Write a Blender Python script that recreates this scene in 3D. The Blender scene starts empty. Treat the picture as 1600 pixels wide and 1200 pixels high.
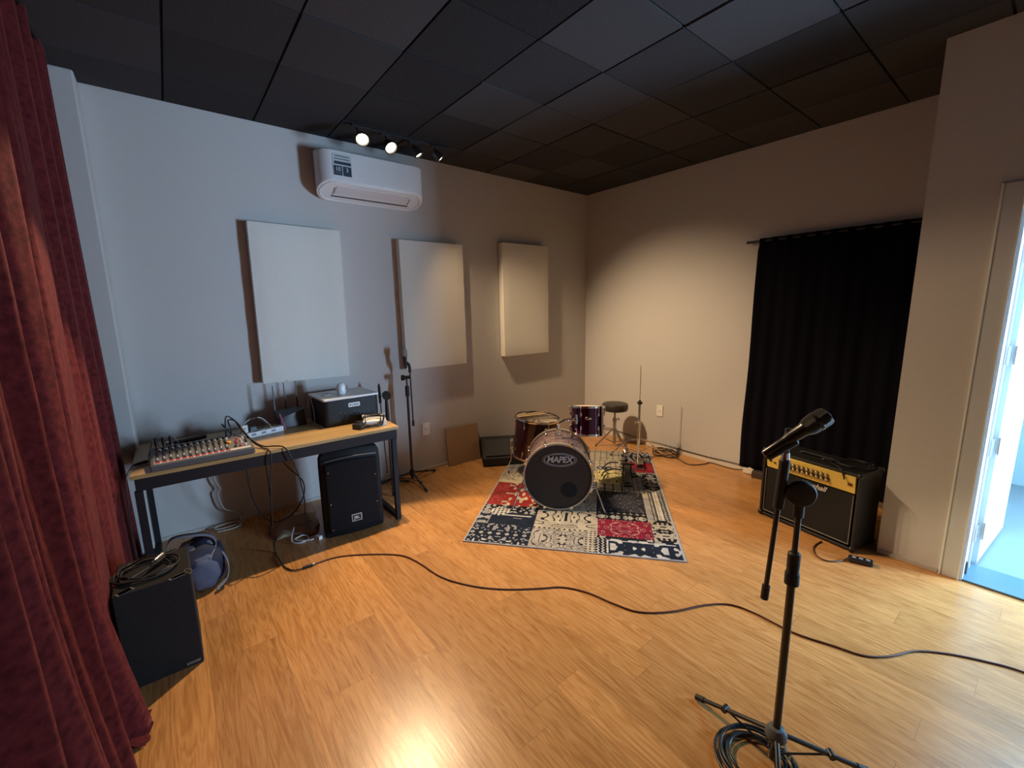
import bpy, math, random
from mathutils import Vector, Matrix, Euler
import numpy as np

scene = bpy.context.scene
COL = scene.collection
random.seed(7)

# ---------------------------------------------------------------- camera, world, lights, exposure
CAM = Vector((-4.0163, -3.5956, 1.5))
yaw, pitch, roll = 0.669769, -0.170074, -0.0176027
fw = Vector((math.sin(yaw)*math.cos(pitch), math.cos(yaw)*math.cos(pitch), math.sin(pitch)))
rt = Vector((math.cos(yaw), -math.sin(yaw), 0)); up = rt.cross(fw)
r2 = rt*math.cos(roll) + up*math.sin(roll); u2 = -rt*math.sin(roll) + up*math.cos(roll)
cd = bpy.data.cameras.new('camera'); cam = bpy.data.objects.new('camera', cd); COL.objects.link(cam)
cd.sensor_width = 36; cd.lens = 670.04/1600*36; cd.clip_start = .02
m = Matrix((r2, u2, -fw)).transposed().to_4x4(); m.translation = CAM; cam.matrix_world = m
scene.camera = cam

w = bpy.data.worlds.new('world'); scene.world = w; w.use_nodes = True
w.node_tree.nodes['Background'].inputs[0].default_value = (.45, .6, .8, 1)
w.node_tree.nodes['Background'].inputs[1].default_value = .3

scene.view_settings.view_transform = 'Standard'; scene.view_settings.look = 'None'
scene.view_settings.gamma = 1; scene.view_settings.exposure = 0; scene.view_settings.use_curve_mapping = False

H = 2.808           # ceiling height
DX = -.78           # plane of the wall with the door
DY0, DY1, DZ = -3.435, -4.75, 2.0   # door opening

def area(name, loc, target, sx, sy, power, color):
    l = bpy.data.lights.new(name, 'AREA'); l.shape = 'RECTANGLE'; l.size = sx; l.size_y = sy
    l.energy = power; l.color = color
    o = bpy.data.objects.new(name, l); COL.objects.link(o); o.location = loc
    o.rotation_euler = (Vector(target)-Vector(loc)).to_track_quat('-Z', 'Y').to_euler(); return o
# daylight through the window of the neighbouring hall
area('window_daylight', (.12, -5.235, .98), (-2.6, -.6, 1.05), .62, 1.1, 240, (.49, .72, 1.0))
area('hall_fill_light', (.25, -4.15, 2.45), (-1.5, -3.7, 0), .6, 1.0, 30, (.25, .68, 1.0)).data.spread = math.radians(110)  # added cyan fill without a real lamp, brightens the hall and floor by the door

SPOTS = [  # location, aim, power, cone
    ((-2.82, -.48, 2.67), (-3.45, -2.75, 0), 225, 84, .10),
    ((-2.60, -.45, 2.67), (-2.1, -2.8, 0), 140, 84, .35),
    ((-2.37, -.43, 2.67), (-.9, -1.3, 0), 120, 92, 1.0),
    ((-2.20, -.46, 2.67), (0, -1.3, .32), 225, 76, 1.0)]
WARM = (1.0, .71, .42)

# ---------------------------------------------------------------- materials
MATS = {}
def mat(name, col, rough=.5, metal=0, bump=0, bscale=200, var=0, vscale=8, emit=0, coat=0, spec=.5, sheen=0, alpha=1):
    if name in MATS: return MATS[name]
    m_ = bpy.data.materials.new(name); m_.use_nodes = True; nt = m_.node_tree; b = nt.nodes['Principled BSDF']
    b.inputs['Base Color'].default_value = (*col, 1); b.inputs['Roughness'].default_value = rough
    b.inputs['Metallic'].default_value = metal; b.inputs['Specular IOR Level'].default_value = spec
    b.inputs['Coat Weight'].default_value = coat
    if sheen: b.inputs['Sheen Weight'].default_value = sheen; b.inputs['Sheen Roughness'].default_value = .4
    if emit: b.inputs['Emission Color'].default_value = (*col, 1); b.inputs['Emission Strength'].default_value = emit
    tc = nt.nodes.new('ShaderNodeTexCoord')
    if bump:
        n = nt.nodes.new('ShaderNodeTexNoise'); n.inputs['Scale'].default_value = bscale; n.inputs['Detail'].default_value = 4
        nt.links.new(tc.outputs['Object'], n.inputs['Vector'])
        bp = nt.nodes.new('ShaderNodeBump'); bp.inputs['Strength'].default_value = bump; bp.inputs['Distance'].default_value = .004
        nt.links.new(n.outputs['Fac'], bp.inputs['Height']); nt.links.new(bp.outputs['Normal'], b.inputs['Normal'])
    if var:
        n = nt.nodes.new('ShaderNodeTexNoise'); n.inputs['Scale'].default_value = vscale; n.inputs['Detail'].default_value = 5
        nt.links.new(tc.outputs['Object'], n.inputs['Vector'])
        mx = nt.nodes.new('ShaderNodeMix'); mx.data_type = 'RGBA'
        mx.inputs[6].default_value = (*[c*(1-var) for c in col], 1); mx.inputs[7].default_value = (*[min(1, c*(1+var)) for c in col], 1)
        nt.links.new(n.outputs['Fac'], mx.inputs[0]); nt.links.new(mx.outputs[2], b.inputs['Base Color'])
    MATS[name] = m_; return m_

M_wall = mat('painted_plaster', (.565, .55, .535), .75, bump=.10, bscale=180, var=.03, vscale=30)
M_white = mat('white_plastic', (.74, .75, .76), .35)
M_whitepaint = mat('white_paint', (.72, .74, .75), .4)
M_black = mat('black_plastic', (.012, .012, .014), .42, bump=.15, bscale=300)
M_blacksat = mat('black_satin_metal', (.014, .013, .014), .3, spec=.6)
M_rubber = mat('black_rubber', (.012, .012, .012), .6)
M_cable = mat('black_cable', (.014, .013, .013), .45)
M_chrome = mat('chrome', (.88, .87, .85), .16, 1)
M_steel = mat('brushed_steel', (.5, .48, .45), .32, 1)
M_darkgrey = mat('dark_grey_plastic', (.055, .06, .068), .45)
M_panel = mat('panel_fabric', (.78, .77, .71), .9, bump=.5, bscale=500, var=.05, vscale=60)
M_aluframe = mat('door_frame_paint', (.60, .63, .67), .4)
M_desksteel = mat('table_steel', (.018, .016, .018), .65, spec=.25)
M_cardboard = mat('cardboard', (.36, .235, .14), .85, var=.07, vscale=10)
M_navy = mat('navy_curtain', (.0035, .0033, .007), .95, spec=.1, bump=.3, bscale=400)
M_gold = mat('gold_panel', (.80, .60, .14), .4, .15)
M_tolex = mat('black_tolex', (.013, .012, .013), .5, bump=.5, bscale=500)
M_carpet = mat('black_carpet', (.015, .014, .014), .95, bump=.9, bscale=350, var=.4, vscale=60)
M_grille = mat('grille_cloth', (.010, .009, .010), .9, bump=.6, bscale=700)
M_tape = mat('clear_tape', (.15, .145, .14), .35, bump=1.0, bscale=120)

def nodes_of(name, rough=.5):
    m_ = bpy.data.materials.new(name); m_.use_nodes = True
    nt = m_.node_tree; b = nt.nodes['Principled BSDF']; b.inputs['Roughness'].default_value = rough
    MATS[name] = m_
    return m_, nt, b
def mathn(nt, op, a, b=None):
    n = nt.nodes.new('ShaderNodeMath'); n.operation = op
    for i, v in enumerate((a, b)):
        if v is None: continue
        if isinstance(v, (int, float)): n.inputs[i].default_value = v
        else: nt.links.new(v, n.inputs[i])
    return n.outputs[0]
def ramp(nt, fac, stops):
    r = nt.nodes.new('ShaderNodeValToRGB'); cr = r.color_ramp
    while len(cr.elements) < len(stops): cr.elements.new(.5)
    for e, (p_, c) in zip(cr.elements, stops): e.position = p_; e.color = (*c, 1)
    nt.links.new(fac, r.inputs[0]); return r.outputs[0]

# floor: narrow oak planks running towards the back wall (y)
def floor_material():
    m_, nt, b = nodes_of('oak_laminate')
    tc = nt.nodes.new('ShaderNodeTexCoord'); sp = nt.nodes.new('ShaderNodeSeparateXYZ'); nt.links.new(tc.outputs['Object'], sp.inputs[0])
    W, L = .135, 1.24
    xs = mathn(nt, 'DIVIDE', sp.outputs[0], W); row = mathn(nt, 'FLOOR', xs); fx = mathn(nt, 'FRACT', xs)
    wn = nt.nodes.new('ShaderNodeTexWhiteNoise'); wn.noise_dimensions = '1D'; nt.links.new(row, wn.inputs['W'])
    ys = mathn(nt, 'ADD', mathn(nt, 'DIVIDE', sp.outputs[1], L), wn.outputs['Value'])
    pl = mathn(nt, 'FLOOR', ys); fy = mathn(nt, 'FRACT', ys)
    cmb = nt.nodes.new('ShaderNodeCombineXYZ'); nt.links.new(row, cmb.inputs[0]); nt.links.new(pl, cmb.inputs[1])
    wn2 = nt.nodes.new('ShaderNodeTexWhiteNoise'); wn2.noise_dimensions = '2D'; nt.links.new(cmb.outputs[0], wn2.inputs['Vector'])
    # grain
    off = mathn(nt, 'MULTIPLY', wn2.outputs['Value'], 40)
    gv = nt.nodes.new('ShaderNodeCombineXYZ')
    nt.links.new(mathn(nt, 'ADD', mathn(nt, 'MULTIPLY', sp.outputs[0], 9), off), gv.inputs[0])
    nt.links.new(mathn(nt, 'MULTIPLY', sp.outputs[1], .75), gv.inputs[1]); nt.links.new(off, gv.inputs[2])
    n1 = nt.nodes.new('ShaderNodeTexNoise'); n1.inputs['Scale'].default_value = 2.2; n1.inputs['Detail'].default_value = 3; n1.inputs['Distortion'].default_value = .6
    nt.links.new(gv.outputs[0], n1.inputs['Vector'])
    rings = mathn(nt, 'FRACT', mathn(nt, 'MULTIPLY', n1.outputs['Fac'], 9))
    rings = mathn(nt, 'ABSOLUTE', mathn(nt, 'SUBTRACT', rings, .5))
    gv2 = nt.nodes.new('ShaderNodeCombineXYZ')
    nt.links.new(mathn(nt, 'ADD', mathn(nt, 'MULTIPLY', sp.outputs[0], 60), off), gv2.inputs[0])
    nt.links.new(mathn(nt, 'MULTIPLY', sp.outputs[1], 3.2), gv2.inputs[1]); nt.links.new(off, gv2.inputs[2])
    n2 = nt.nodes.new('ShaderNodeTexNoise'); n2.inputs['Scale'].default_value = 1.3; n2.inputs['Detail'].default_value = 6; n2.inputs['Roughness'].default_value = .65
    nt.links.new(gv2.outputs[0], n2.inputs['Vector'])
    g = mathn(nt, 'ADD', mathn(nt, 'ADD', mathn(nt, 'MULTIPLY', rings, .55), .13), mathn(nt, 'MULTIPLY', n2.outputs['Fac'], .62))
    c = ramp(nt, g, [(.25, (.34, .145, .042)), (.48, (.50, .235, .075)), (.62, (.59, .295, .10)), (.85, (.68, .37, .145))])
    mx = nt.nodes.new('ShaderNodeMix'); mx.data_type = 'RGBA'; mx.blend_type = 'MULTIPLY'; mx.inputs[0].default_value = 1
    nt.links.new(c, mx.inputs[6]); nt.links.new(ramp(nt, wn2.outputs['Value'], [(0, (.82, .80, .78)), (1, (1.06, 1.05, 1.04))]), mx.inputs[7])
    # seams
    ex = mathn(nt, 'LESS_THAN', mathn(nt, 'MINIMUM', fx, mathn(nt, 'SUBTRACT', 1, fx)), .007)
    ey = mathn(nt, 'LESS_THAN', mathn(nt, 'MINIMUM', fy, mathn(nt, 'SUBTRACT', 1, fy)), .0010)
    sm = mathn(nt, 'MULTIPLY', mathn(nt, 'MAXIMUM', ex, ey), .42)
    mx2 = nt.nodes.new('ShaderNodeMix'); mx2.data_type = 'RGBA'; nt.links.new(sm, mx2.inputs[0]); nt.links.new(mx.outputs[2], mx2.inputs[6]); mx2.inputs[7].default_value = (.12, .06, .025, 1)
    nt.links.new(mx2.outputs[2], b.inputs['Base Color'])
    rr = mathn(nt, 'ADD', mathn(nt, 'MULTIPLY', n2.outputs['Fac'], .16), .20); nt.links.new(rr, b.inputs['Roughness'])
    bp = nt.nodes.new('ShaderNodeBump'); bp.inputs['Strength'].default_value = .25; bp.inputs['Distance'].default_value = .0012
    nt.links.new(mathn(nt, 'SUBTRACT', n2.outputs['Fac'], mathn(nt, 'MULTIPLY', sm, .8)), bp.inputs['Height']); nt.links.new(bp.outputs['Normal'], b.inputs['Normal'])
    b.inputs['Specular IOR Level'].default_value = .5
    return m_
M_floor = floor_material()

def ceiling_material():
    m_, nt, b = nodes_of('charcoal_acoustic_tile', .95)
    tc = nt.nodes.new('ShaderNodeTexCoord'); sp = nt.nodes.new('ShaderNodeSeparateXYZ'); nt.links.new(tc.outputs['Object'], sp.inputs[0])
    a = mathn(nt, 'FLOOR', mathn(nt, 'DIVIDE', sp.outputs[0], .4845)); c = mathn(nt, 'FLOOR', mathn(nt, 'DIVIDE', mathn(nt, 'ADD', sp.outputs[1], .375), .4885))
    cmb = nt.nodes.new('ShaderNodeCombineXYZ'); nt.links.new(a, cmb.inputs[0]); nt.links.new(c, cmb.inputs[1])
    wn = nt.nodes.new('ShaderNodeTexWhiteNoise'); wn.noise_dimensions = '2D'; nt.links.new(cmb.outputs[0], wn.inputs['Vector'])
    n = nt.nodes.new('ShaderNodeTexNoise'); n.inputs['Scale'].default_value = 140; n.inputs['Detail'].default_value = 6; nt.links.new(tc.outputs['Object'], n.inputs['Vector'])
    f = mathn(nt, 'ADD', mathn(nt, 'MULTIPLY', wn.outputs['Value'], .6), mathn(nt, 'MULTIPLY', n.outputs['Fac'], .5))
    nt.links.new(ramp(nt, f, [(.15, (.017, .017, .019)), (.9, (.068, .068, .074))]), b.inputs['Base Color'])
    bp = nt.nodes.new('ShaderNodeBump'); bp.inputs['Strength'].default_value = .6; bp.inputs['Distance'].default_value = .004
    nt.links.new(n.outputs['Fac'], bp.inputs['Height']); nt.links.new(bp.outputs['Normal'], b.inputs['Normal'])
    b.inputs['Specular IOR Level'].default_value = .2
    return m_
M_ceil = ceiling_material()

def velvet_material():
    m_, nt, b = nodes_of('burgundy_velvet', .85)
    tc = nt.nodes.new('ShaderNodeTexCoord')
    n = nt.nodes.new('ShaderNodeTexNoise'); n.inputs['Scale'].default_value = 45; n.inputs['Detail'].default_value = 6; nt.links.new(tc.outputs['Object'], n.inputs['Vector'])
    nt.links.new(ramp(nt, n.outputs['Fac'], [(.3, (.062, .008, .010)), (.7, (.150, .022, .024))]), b.inputs['Base Color'])
    b.inputs['Sheen Weight'].default_value = .22; b.inputs['Sheen Roughness'].default_value = .35; b.inputs['Sheen Tint'].default_value = (1, .45, .4, 1)
    b.inputs['Specular IOR Level'].default_value = .15
    bp = nt.nodes.new('ShaderNodeBump'); bp.inputs['Strength'].default_value = .5; bp.inputs['Distance'].default_value = .004
    nt.links.new(n.outputs['Fac'], bp.inputs['Height']); nt.links.new(bp.outputs['Normal'], b.inputs['Normal'])
    return m_
M_velvet = velvet_material()

def wood_material(name, c0, c1, axis=0, rough=.35):
    m_, nt, b = nodes_of(name, rough)
    tc = nt.nodes.new('ShaderNodeTexCoord'); mp = nt.nodes.new('ShaderNodeMapping'); nt.links.new(tc.outputs['Object'], mp.inputs[0])
    s = [30, 30, 30]; s[axis] = 1.5; mp.inputs['Scale'].default_value = s
    n = nt.nodes.new('ShaderNodeTexNoise'); n.inputs['Scale'].default_value = 1.6; n.inputs['Detail'].default_value = 6; nt.links.new(mp.outputs[0], n.inputs['Vector'])
    nt.links.new(ramp(nt, n.outputs['Fac'], [(.3, c0), (.7, c1)]), b.inputs['Base Color'])
    return m_
M_tabletop = wood_material('table_oak', (.36, .225, .08), (.53, .36, .16), 0)
M_drum = wood_material('burgundy_drum_lacquer', (.016, .003, .005), (.032, .005, .009), 2, .22)
MATS['burgundy_drum_lacquer'].node_tree.nodes['Principled BSDF'].inputs['Coat Weight'].default_value = .25
M_drumP = mat('plum_drum_lacquer', (.07, .003, .040), .13, .9, coat=1)

# ---------------------------------------------------------------- mesh helpers
class MB:
    def __init__(s): s.v = []; s.f = []
    def add(s, vs, fs, mtx=None):
        o = len(s.v)
        for v in vs:
            v = Vector(v); s.v.append(tuple(mtx @ v if mtx else v))
        s.f += [tuple(i+o for i in f) for f in fs]; return s
    def box(s, c, d, rot=(0, 0, 0), taper=1):
        x, y, z = d[0]/2, d[1]/2, d[2]/2
        vs = [(-x, -y, -z), (x, -y, -z), (x, y, -z), (-x, y, -z), (-x*taper, -y*taper, z), (x*taper, -y*taper, z), (x*taper, y*taper, z), (-x*taper, y*taper, z)]
        mt = Matrix.Translation(c) @ Euler(rot).to_matrix().to_4x4()
        return s.add(vs, [(0, 3, 2, 1), (4, 5, 6, 7), (0, 1, 5, 4), (1, 2, 6, 5), (2, 3, 7, 6), (3, 0, 4, 7)], mt)
    def cyl(s, p0, p1, r0, r1=None, n=20):
        r1 = r0 if r1 is None else r1
        return s.loft([p0, p1], [r0, r1], n)
    def loft(s, pts, rad, n=12, cap=True):
        pts = [Vector(q) for q in pts]; o = len(s.v); N = len(pts)
        t0 = (pts[1]-pts[0]).normalized(); ref = Vector((0, 0, 1)) if abs(t0.z) < .9 else Vector((1, 0, 0))
        nrm = t0.cross(ref).normalized()
        for i, q in enumerate(pts):
            t = (pts[min(i+1, N-1)]-pts[max(i-1, 0)])
            t = t.normalized() if t.length > 1e-9 else t0
            nrm = nrm - t*nrm.dot(t)
            nrm = nrm.normalized() if nrm.length > 1e-6 else t.orthogonal().normalized()
            bn = t.cross(nrm); r = rad[i] if isinstance(rad, (list, tuple)) else rad
            for k in range(n):
                a = 2*math.pi*k/n; s.v.append(tuple(q + (nrm*math.cos(a)+bn*math.sin(a))*r))
        for i in range(N-1):
            for k in range(n):
                a, b = o+i*n+k, o+i*n+(k+1) % n
                s.f.append((a, b, b+n, a+n))
        if cap:
            s.f.append(tuple(o+k for k in reversed(range(n)))); s.f.append(tuple(o+(N-1)*n+k for k in range(n)))
        return s
    def lathe(s, prof, n=32, mtx=None, cap=True):
        """prof: list of (r,z) about z"""
        vs = []; fs = []
        for r, z in prof:
            for k in range(n):
                a = 2*math.pi*k/n; vs.append((r*math.cos(a), r*math.sin(a), z))
        for i in range(len(prof)-1):
            for k in range(n):
                a, b = i*n+k, i*n+(k+1) % n; fs.append((a, b, b+n, a+n))
        if cap:
            fs.append(tuple(reversed(range(n)))); fs.append(tuple((len(prof)-1)*n+k for k in range(n)))
        return s.add(vs, fs, mtx)
    def ring(s, R, r, mtx=None, n=48, m_=10, sz=1):
        vs = []; fs = []
        for i in range(n):
            a = 2*math.pi*i/n
            for k in range(m_):
                b = 2*math.pi*k/m_; q = R+r*math.cos(b); vs.append((q*math.cos(a), q*math.sin(a), r*sz*math.sin(b)))
        for i in range(n):
            for k in range(m_):
                fs.append((i*m_+k, ((i+1) % n)*m_+k, ((i+1) % n)*m_+(k+1) % m_, i*m_+(k+1) % m_))
        return s.add(vs, fs, mtx)
    def sphere(s, c, r, n=20, m_=12, sc=(1, 1, 1), mtx=None):
        prof = [(math.sin(math.pi*i/m_)*1+1e-4, -math.cos(math.pi*i/m_)) for i in range(m_+1)]
        mt = (mtx or Matrix.Identity(4)) @ Matrix.Translation(c) @ Matrix.Diagonal((r*sc[0], r*sc[1], r*sc[2], 1))
        return s.lathe(prof, n, mt)
    def prism(s, pts, z0, z1, mtx=None):
        n = len(pts); vs = [(x, y, z0) for x, y in pts]+[(x, y, z1) for x, y in pts]
        fs = [tuple(reversed(range(n))), tuple(range(n, 2*n))]+[(i, (i+1) % n, (i+1) % n+n, i+n) for i in range(n)]
        return s.add(vs, fs, mtx)
    def grid(s, fn, nu, nv):
        o = len(s.v)
        for j in range(nv+1):
            for i in range(nu+1): s.v.append(tuple(fn(i/nu, j/nv)))
        for j in range(nv):
            for i in range(nu):
                a = o+j*(nu+1)+i; s.f.append((a, a+1, a+nu+2, a+nu+1))
        return s
    def build(s, name, material, parent=None, bevel=0, smooth=35, seg=2, solid=0, sub=0):
        me = bpy.data.meshes.new(name); me.from_pydata(s.v, [], s.f); me.validate(); me.update()
        o = bpy.data.objects.new(name, me); COL.objects.link(o); me.materials.append(material)
        if smooth: 
            me.polygons.foreach_set('use_smooth', [True]*len(me.polygons)); me.set_sharp_from_angle(angle=math.radians(smooth))
        if solid:
            k = o.modifiers.new('solid', 'SOLIDIFY'); k.thickness = solid; k.offset = 0
        if bevel:
            k = o.modifiers.new('bevel', 'BEVEL'); k.width = bevel; k.segments = seg; k.limit_method = 'ANGLE'; k.angle_limit = math.radians(40); k.harden_normals = True
        if sub:
            k = o.modifiers.new('sub', 'SUBSURF'); k.levels = sub; k.render_levels = sub
        if parent: o.parent = parent
        return o

def axis_m(p, d, roll_=0):
    """matrix whose z axis runs along d from p"""
    q = Vector(d).to_track_quat('Z', 'Y').to_matrix().to_4x4()
    return Matrix.Translation(p) @ q @ Matrix.Rotation(roll_, 4, 'Z')
def spline(pts, k=8, closed=False):
    P_ = [Vector(q) for q in pts]; out = []; n = len(P_)
    rng = n if closed else n-1
    for i in range(rng):
        if closed: a, b, c, d = P_[(i-1) % n], P_[i], P_[(i+1) % n], P_[(i+2) % n]
        else: a, b, c, d = P_[max(i-1, 0)], P_[i], P_[i+1], P_[min(i+2, n-1)]
        for j in range(k):
            t = j/k
            out.append(.5*((2*b)+(-a+c)*t+(2*a-5*b+4*c-d)*t*t+(-a+3*b-3*c+d)*t**3))
    out.append(P_[0] if closed else P_[-1]); return out
def thing(name, label, cat, loc=(0, 0, 0), rotz=0, group=None):
    o = bpy.data.objects.new(name, None); COL.objects.link(o); o.location = loc; o.rotation_euler = (0, 0, rotz)
    o.empty_display_size = .05; o['label'] = label; o['category'] = cat
    if group: o['group'] = group
    return o
def tag(o, label, cat, group=None):
    o['label'] = label; o['category'] = cat
    if group: o['group'] = group
    return o
def struct(o): o['kind'] = 'structure'; return o
def copy_tree(o, parent=None):
    c = o.copy(); COL.objects.link(c); c.parent = parent
    for ch in list(o.children): copy_tree(ch, c)
    return c
def cable(name, pts, r, label, cat='cable', material=None, group=None, k=8, n=8, closed=False):
    mb = MB().loft(spline(pts, k, closed), r, n)
    return tag(mb.build(name, material or M_cable, smooth=60), label, cat, group)
def text_mesh(s, size, material, parent, loc, rot, name='lettering', shear=0, offset=0, depth=.0008, scale=(1, 1, 1), spacing=1.0):
    c = bpy.data.curves.new(name, 'FONT'); c.body = s; c.size = size; c.align_x = 'CENTER'; c.align_y = 'CENTER'
    c.shear = shear; c.offset = offset; c.extrude = depth; c.space_character = spacing
    t = bpy.data.objects.new(name, c); COL.objects.link(t); dg = bpy.context.evaluated_depsgraph_get(); dg.update()
    me = bpy.data.meshes.new_from_object(t.evaluated_get(dg)); bpy.data.objects.remove(t)
    o = bpy.data.objects.new(name, me); COL.objects.link(o); me.materials.clear(); me.materials.append(material)
    o.parent = parent; o.location = loc; o.rotation_euler = rot; o.scale = scale; return o

# ---------------------------------------------------------------- setting
struct(MB().box((-2.4, -3.15, -.05), (4.9, 6.3, .1)).box((-.3, -1.5, -.05), (.01, .01, .1)).build('floor', M_floor, smooth=0))
bpy.data.objects['floor'].data.clear_geometry()
f_ = MB()
f_.box((-2.815, -3.15, -.05), (4.07, 6.5, .1)); f_.box((-.39, -1.49, -.05), (.78, 3.18, .1))
me_ = bpy.data.objects['floor'].data; me_.from_pydata(f_.v, [], f_.f); me_.update()

# ceiling: separate lay-in tiles with dark gaps, one surface
cm = MB(); cm.box((-2.4, -3.1, H+.05), (4.95, 6.6, .06))
for i in range(0, 11):
    for j in range(-1, 13):
        x1 = -i*.4845; x0 = x1-.4845; y1 = .1135-j*.4885; y0 = y1-.4885
        x0, x1 = max(x0, -4.85), min(x1, 0); y0, y1 = max(y0, -6.3), min(y1, 0)
        if x1-x0 < .05 or y1-y0 < .05: continue
        g = .0055; dz = random.uniform(-.003, .003)
        cm.box(((x0+x1)/2, (y0+y1)/2, H+.012+dz), (x1-x0-2*g, y1-y0-2*g, .024), (random.uniform(-.004, .004), random.uniform(-.004, .004), 0))
struct(cm.build('ceiling', M_ceil, smooth=0))

struct(MB().box((-2.4, .06, H/2), (4.9, .12, H)).build('wall_back', M_wall, smooth=0))
struct(MB().box((.06, -1.58, H/2), (.12, 3.4, H)).build('wall_right', M_wall, smooth=0))
struct(MB().box((-4.60, -.085, H/2), (.70, .17, H-.002)).build('wall_pilaster', M_wall, smooth=0, bevel=.012))
struct(MB().box((-4.90, -3.15, H/2), (.12, 6.5, H)).build('wall_left', M_wall, smooth=0))
struct(MB().box((-2.8, -6.3, H/2), (4.1, .12, H)).build('wall_front', M_wall, smooth=0))
wd = MB()
wd.box((-.66, (-3.082+DY0)/2, H/2), (.24, abs(DY0+3.082), H))
wd.box((-.66, (DY0+DY1)/2, (H+DZ)/2), (.24, DY0-DY1, H-DZ))
wd.box((-.66, (DY1-6.3)/2, H/2), (.24, 6.3+DY1, H))
wd.box((-.27, -3.142, H/2), (.54, .12, H))
struct(wd.build('wall_door_side', M_wall, smooth=0))
# skirting: low plain strips
M_skirt = mat('skirting', (.50, .47, .43), .6)
struct(MB().box((-2.13, -.004, .012), (4.25, .008, .024)).build('baseboard_back', M_skirt, smooth=0))
struct(MB().box((-.005, -1.54, .022), (.010, 3.06, .044)).build('baseboard_right', mat('skirting_light', (.66, .62, .55), .5), smooth=0))
struct(MB().box((DX-.004, -3.215, .012), (.008, .265, .024)).build('baseboard_door_side', M_skirt, smooth=0))
# door casing
dc = MB()
dc.box((DX-.006, (-3.355+DY0)/2, 1.03), (.012, abs(DY0+3.355), 2.06)); dc.box((DX-.006, (DY0+DY1)/2, 2.03), (.012, DY0-DY1, .06))
struct(dc.build('trim_1', M_aluframe, smooth=0, bevel=.002))
bd = MB(); bd.box((DX-.008, -3.357, 1.03), (.016, .008, 2.06)); bd.box((DX-.008, (DY0+DY1)/2-.04, 2.063), (.016, DY0-DY1+.08, .008))
bd.box((DX-.010, DY0+.003, 1.0), (.020, .006, 2.0))
struct(bd.build('trim_2', mat('casing_edge', (.80, .84, .82), .35), smooth=0))
jm = MB(); jm.box((-.665, DY0-.006, 1.0), (.25, .012, 2.0)); jm.box((-.665, (DY0+DY1)/2, DZ-.006), (.25, DY0-DY1, .012)); jm.box((-.665, DY1+.006, 1), (.25, .012, 2.0))
jm.box((-.60, DY0-.017, 1.0), (.02, .012, 2.0))
struct(jm.build('trim_3', M_whitepaint, smooth=0, bevel=.002))
struct(MB().box((-.66, (DY0+DY1)/2, .003), (.24, DY0-DY1, .012)).box((DX-.002, (DY0+DY1)/2, .004), (.008, DY0-DY1, .014)).build('trim_4', mat('threshold_steel', (.09, .17, .24), .4), smooth=0))
# hall beyond the door
M_hall = mat('hall_paint', (.30, .42, .45), .6)
M_conc = mat('hall_concrete', (.20, .25, .27), .5, var=.08, vscale=6)
struct(MB().box((.42, -4.3, -.05), (1.92, 2.0, .1)).build('floor_hall', M_conc, smooth=0))
hb = MB(); hb.box((1.40, -4.35, H/2), (.12, 2.1, H)); 
struct(hb.build('wall_hall_far', M_hall, smooth=0))
struct(MB().box((.42, -3.33, H/2), (1.92, .12, H)).build('wall_hall_side', M_hall, smooth=0))
struct(MB().box((-.37, -5.32, H/2), (.34, .12, H)).box((.88, -5.32, H/2), (.92, .12, H)).box((.11, -5.32, .20), (.64, .12, .4)).box((.11, -5.32, (1.56+H)/2), (.64, .12, H-1.56)).build('wall_hall_front', M_hall, smooth=0))
struct(MB().box((.42, -4.35, H+.05), (2.0, 2.1, .1)).build('ceiling_hall', M_hall, smooth=0))
wf = MB()
for x in (-.20, .42): wf.box((x, -5.30, .98), (.03, .05, 1.18))
for z in (.40, 1.56): wf.box((.11, -5.30, z), (.64, .05, .03))
struct(wf.build('window_1', M_aluframe, smooth=0))

# open door leaf in the hall, hinged on the frame
dl = thing('door_1', 'white door leaf standing open into the bright hall', 'door', (-.535, -3.462, 0), math.atan2(-.062, .712))
dl['kind'] = 'structure'
MB().box((.36, 0, 1.0), (.71, .035, 1.97)).build('door_leaf', mat('white_leaf', (.55, .66, .66), .35), dl, bevel=.003)
for z in (.22, .72, 1.22, 1.74):
    h = MB().box((-.055, -.006, z), (.035, .006, .10)).cyl((-.004, -.02, z-.05), (-.004, -.02, z+.05), .007, n=10)
    for k in (-.035, 0, .035): h.cyl((-.055, -.010, z+k), (-.055, -.008, z+k), .004, n=8)
    h.build('hinge', M_steel, dl)
struct(MB().box((-.71, DY0-.014, .05), (.02, .014, .07)).build('trim_5', M_darkgrey))

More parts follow.
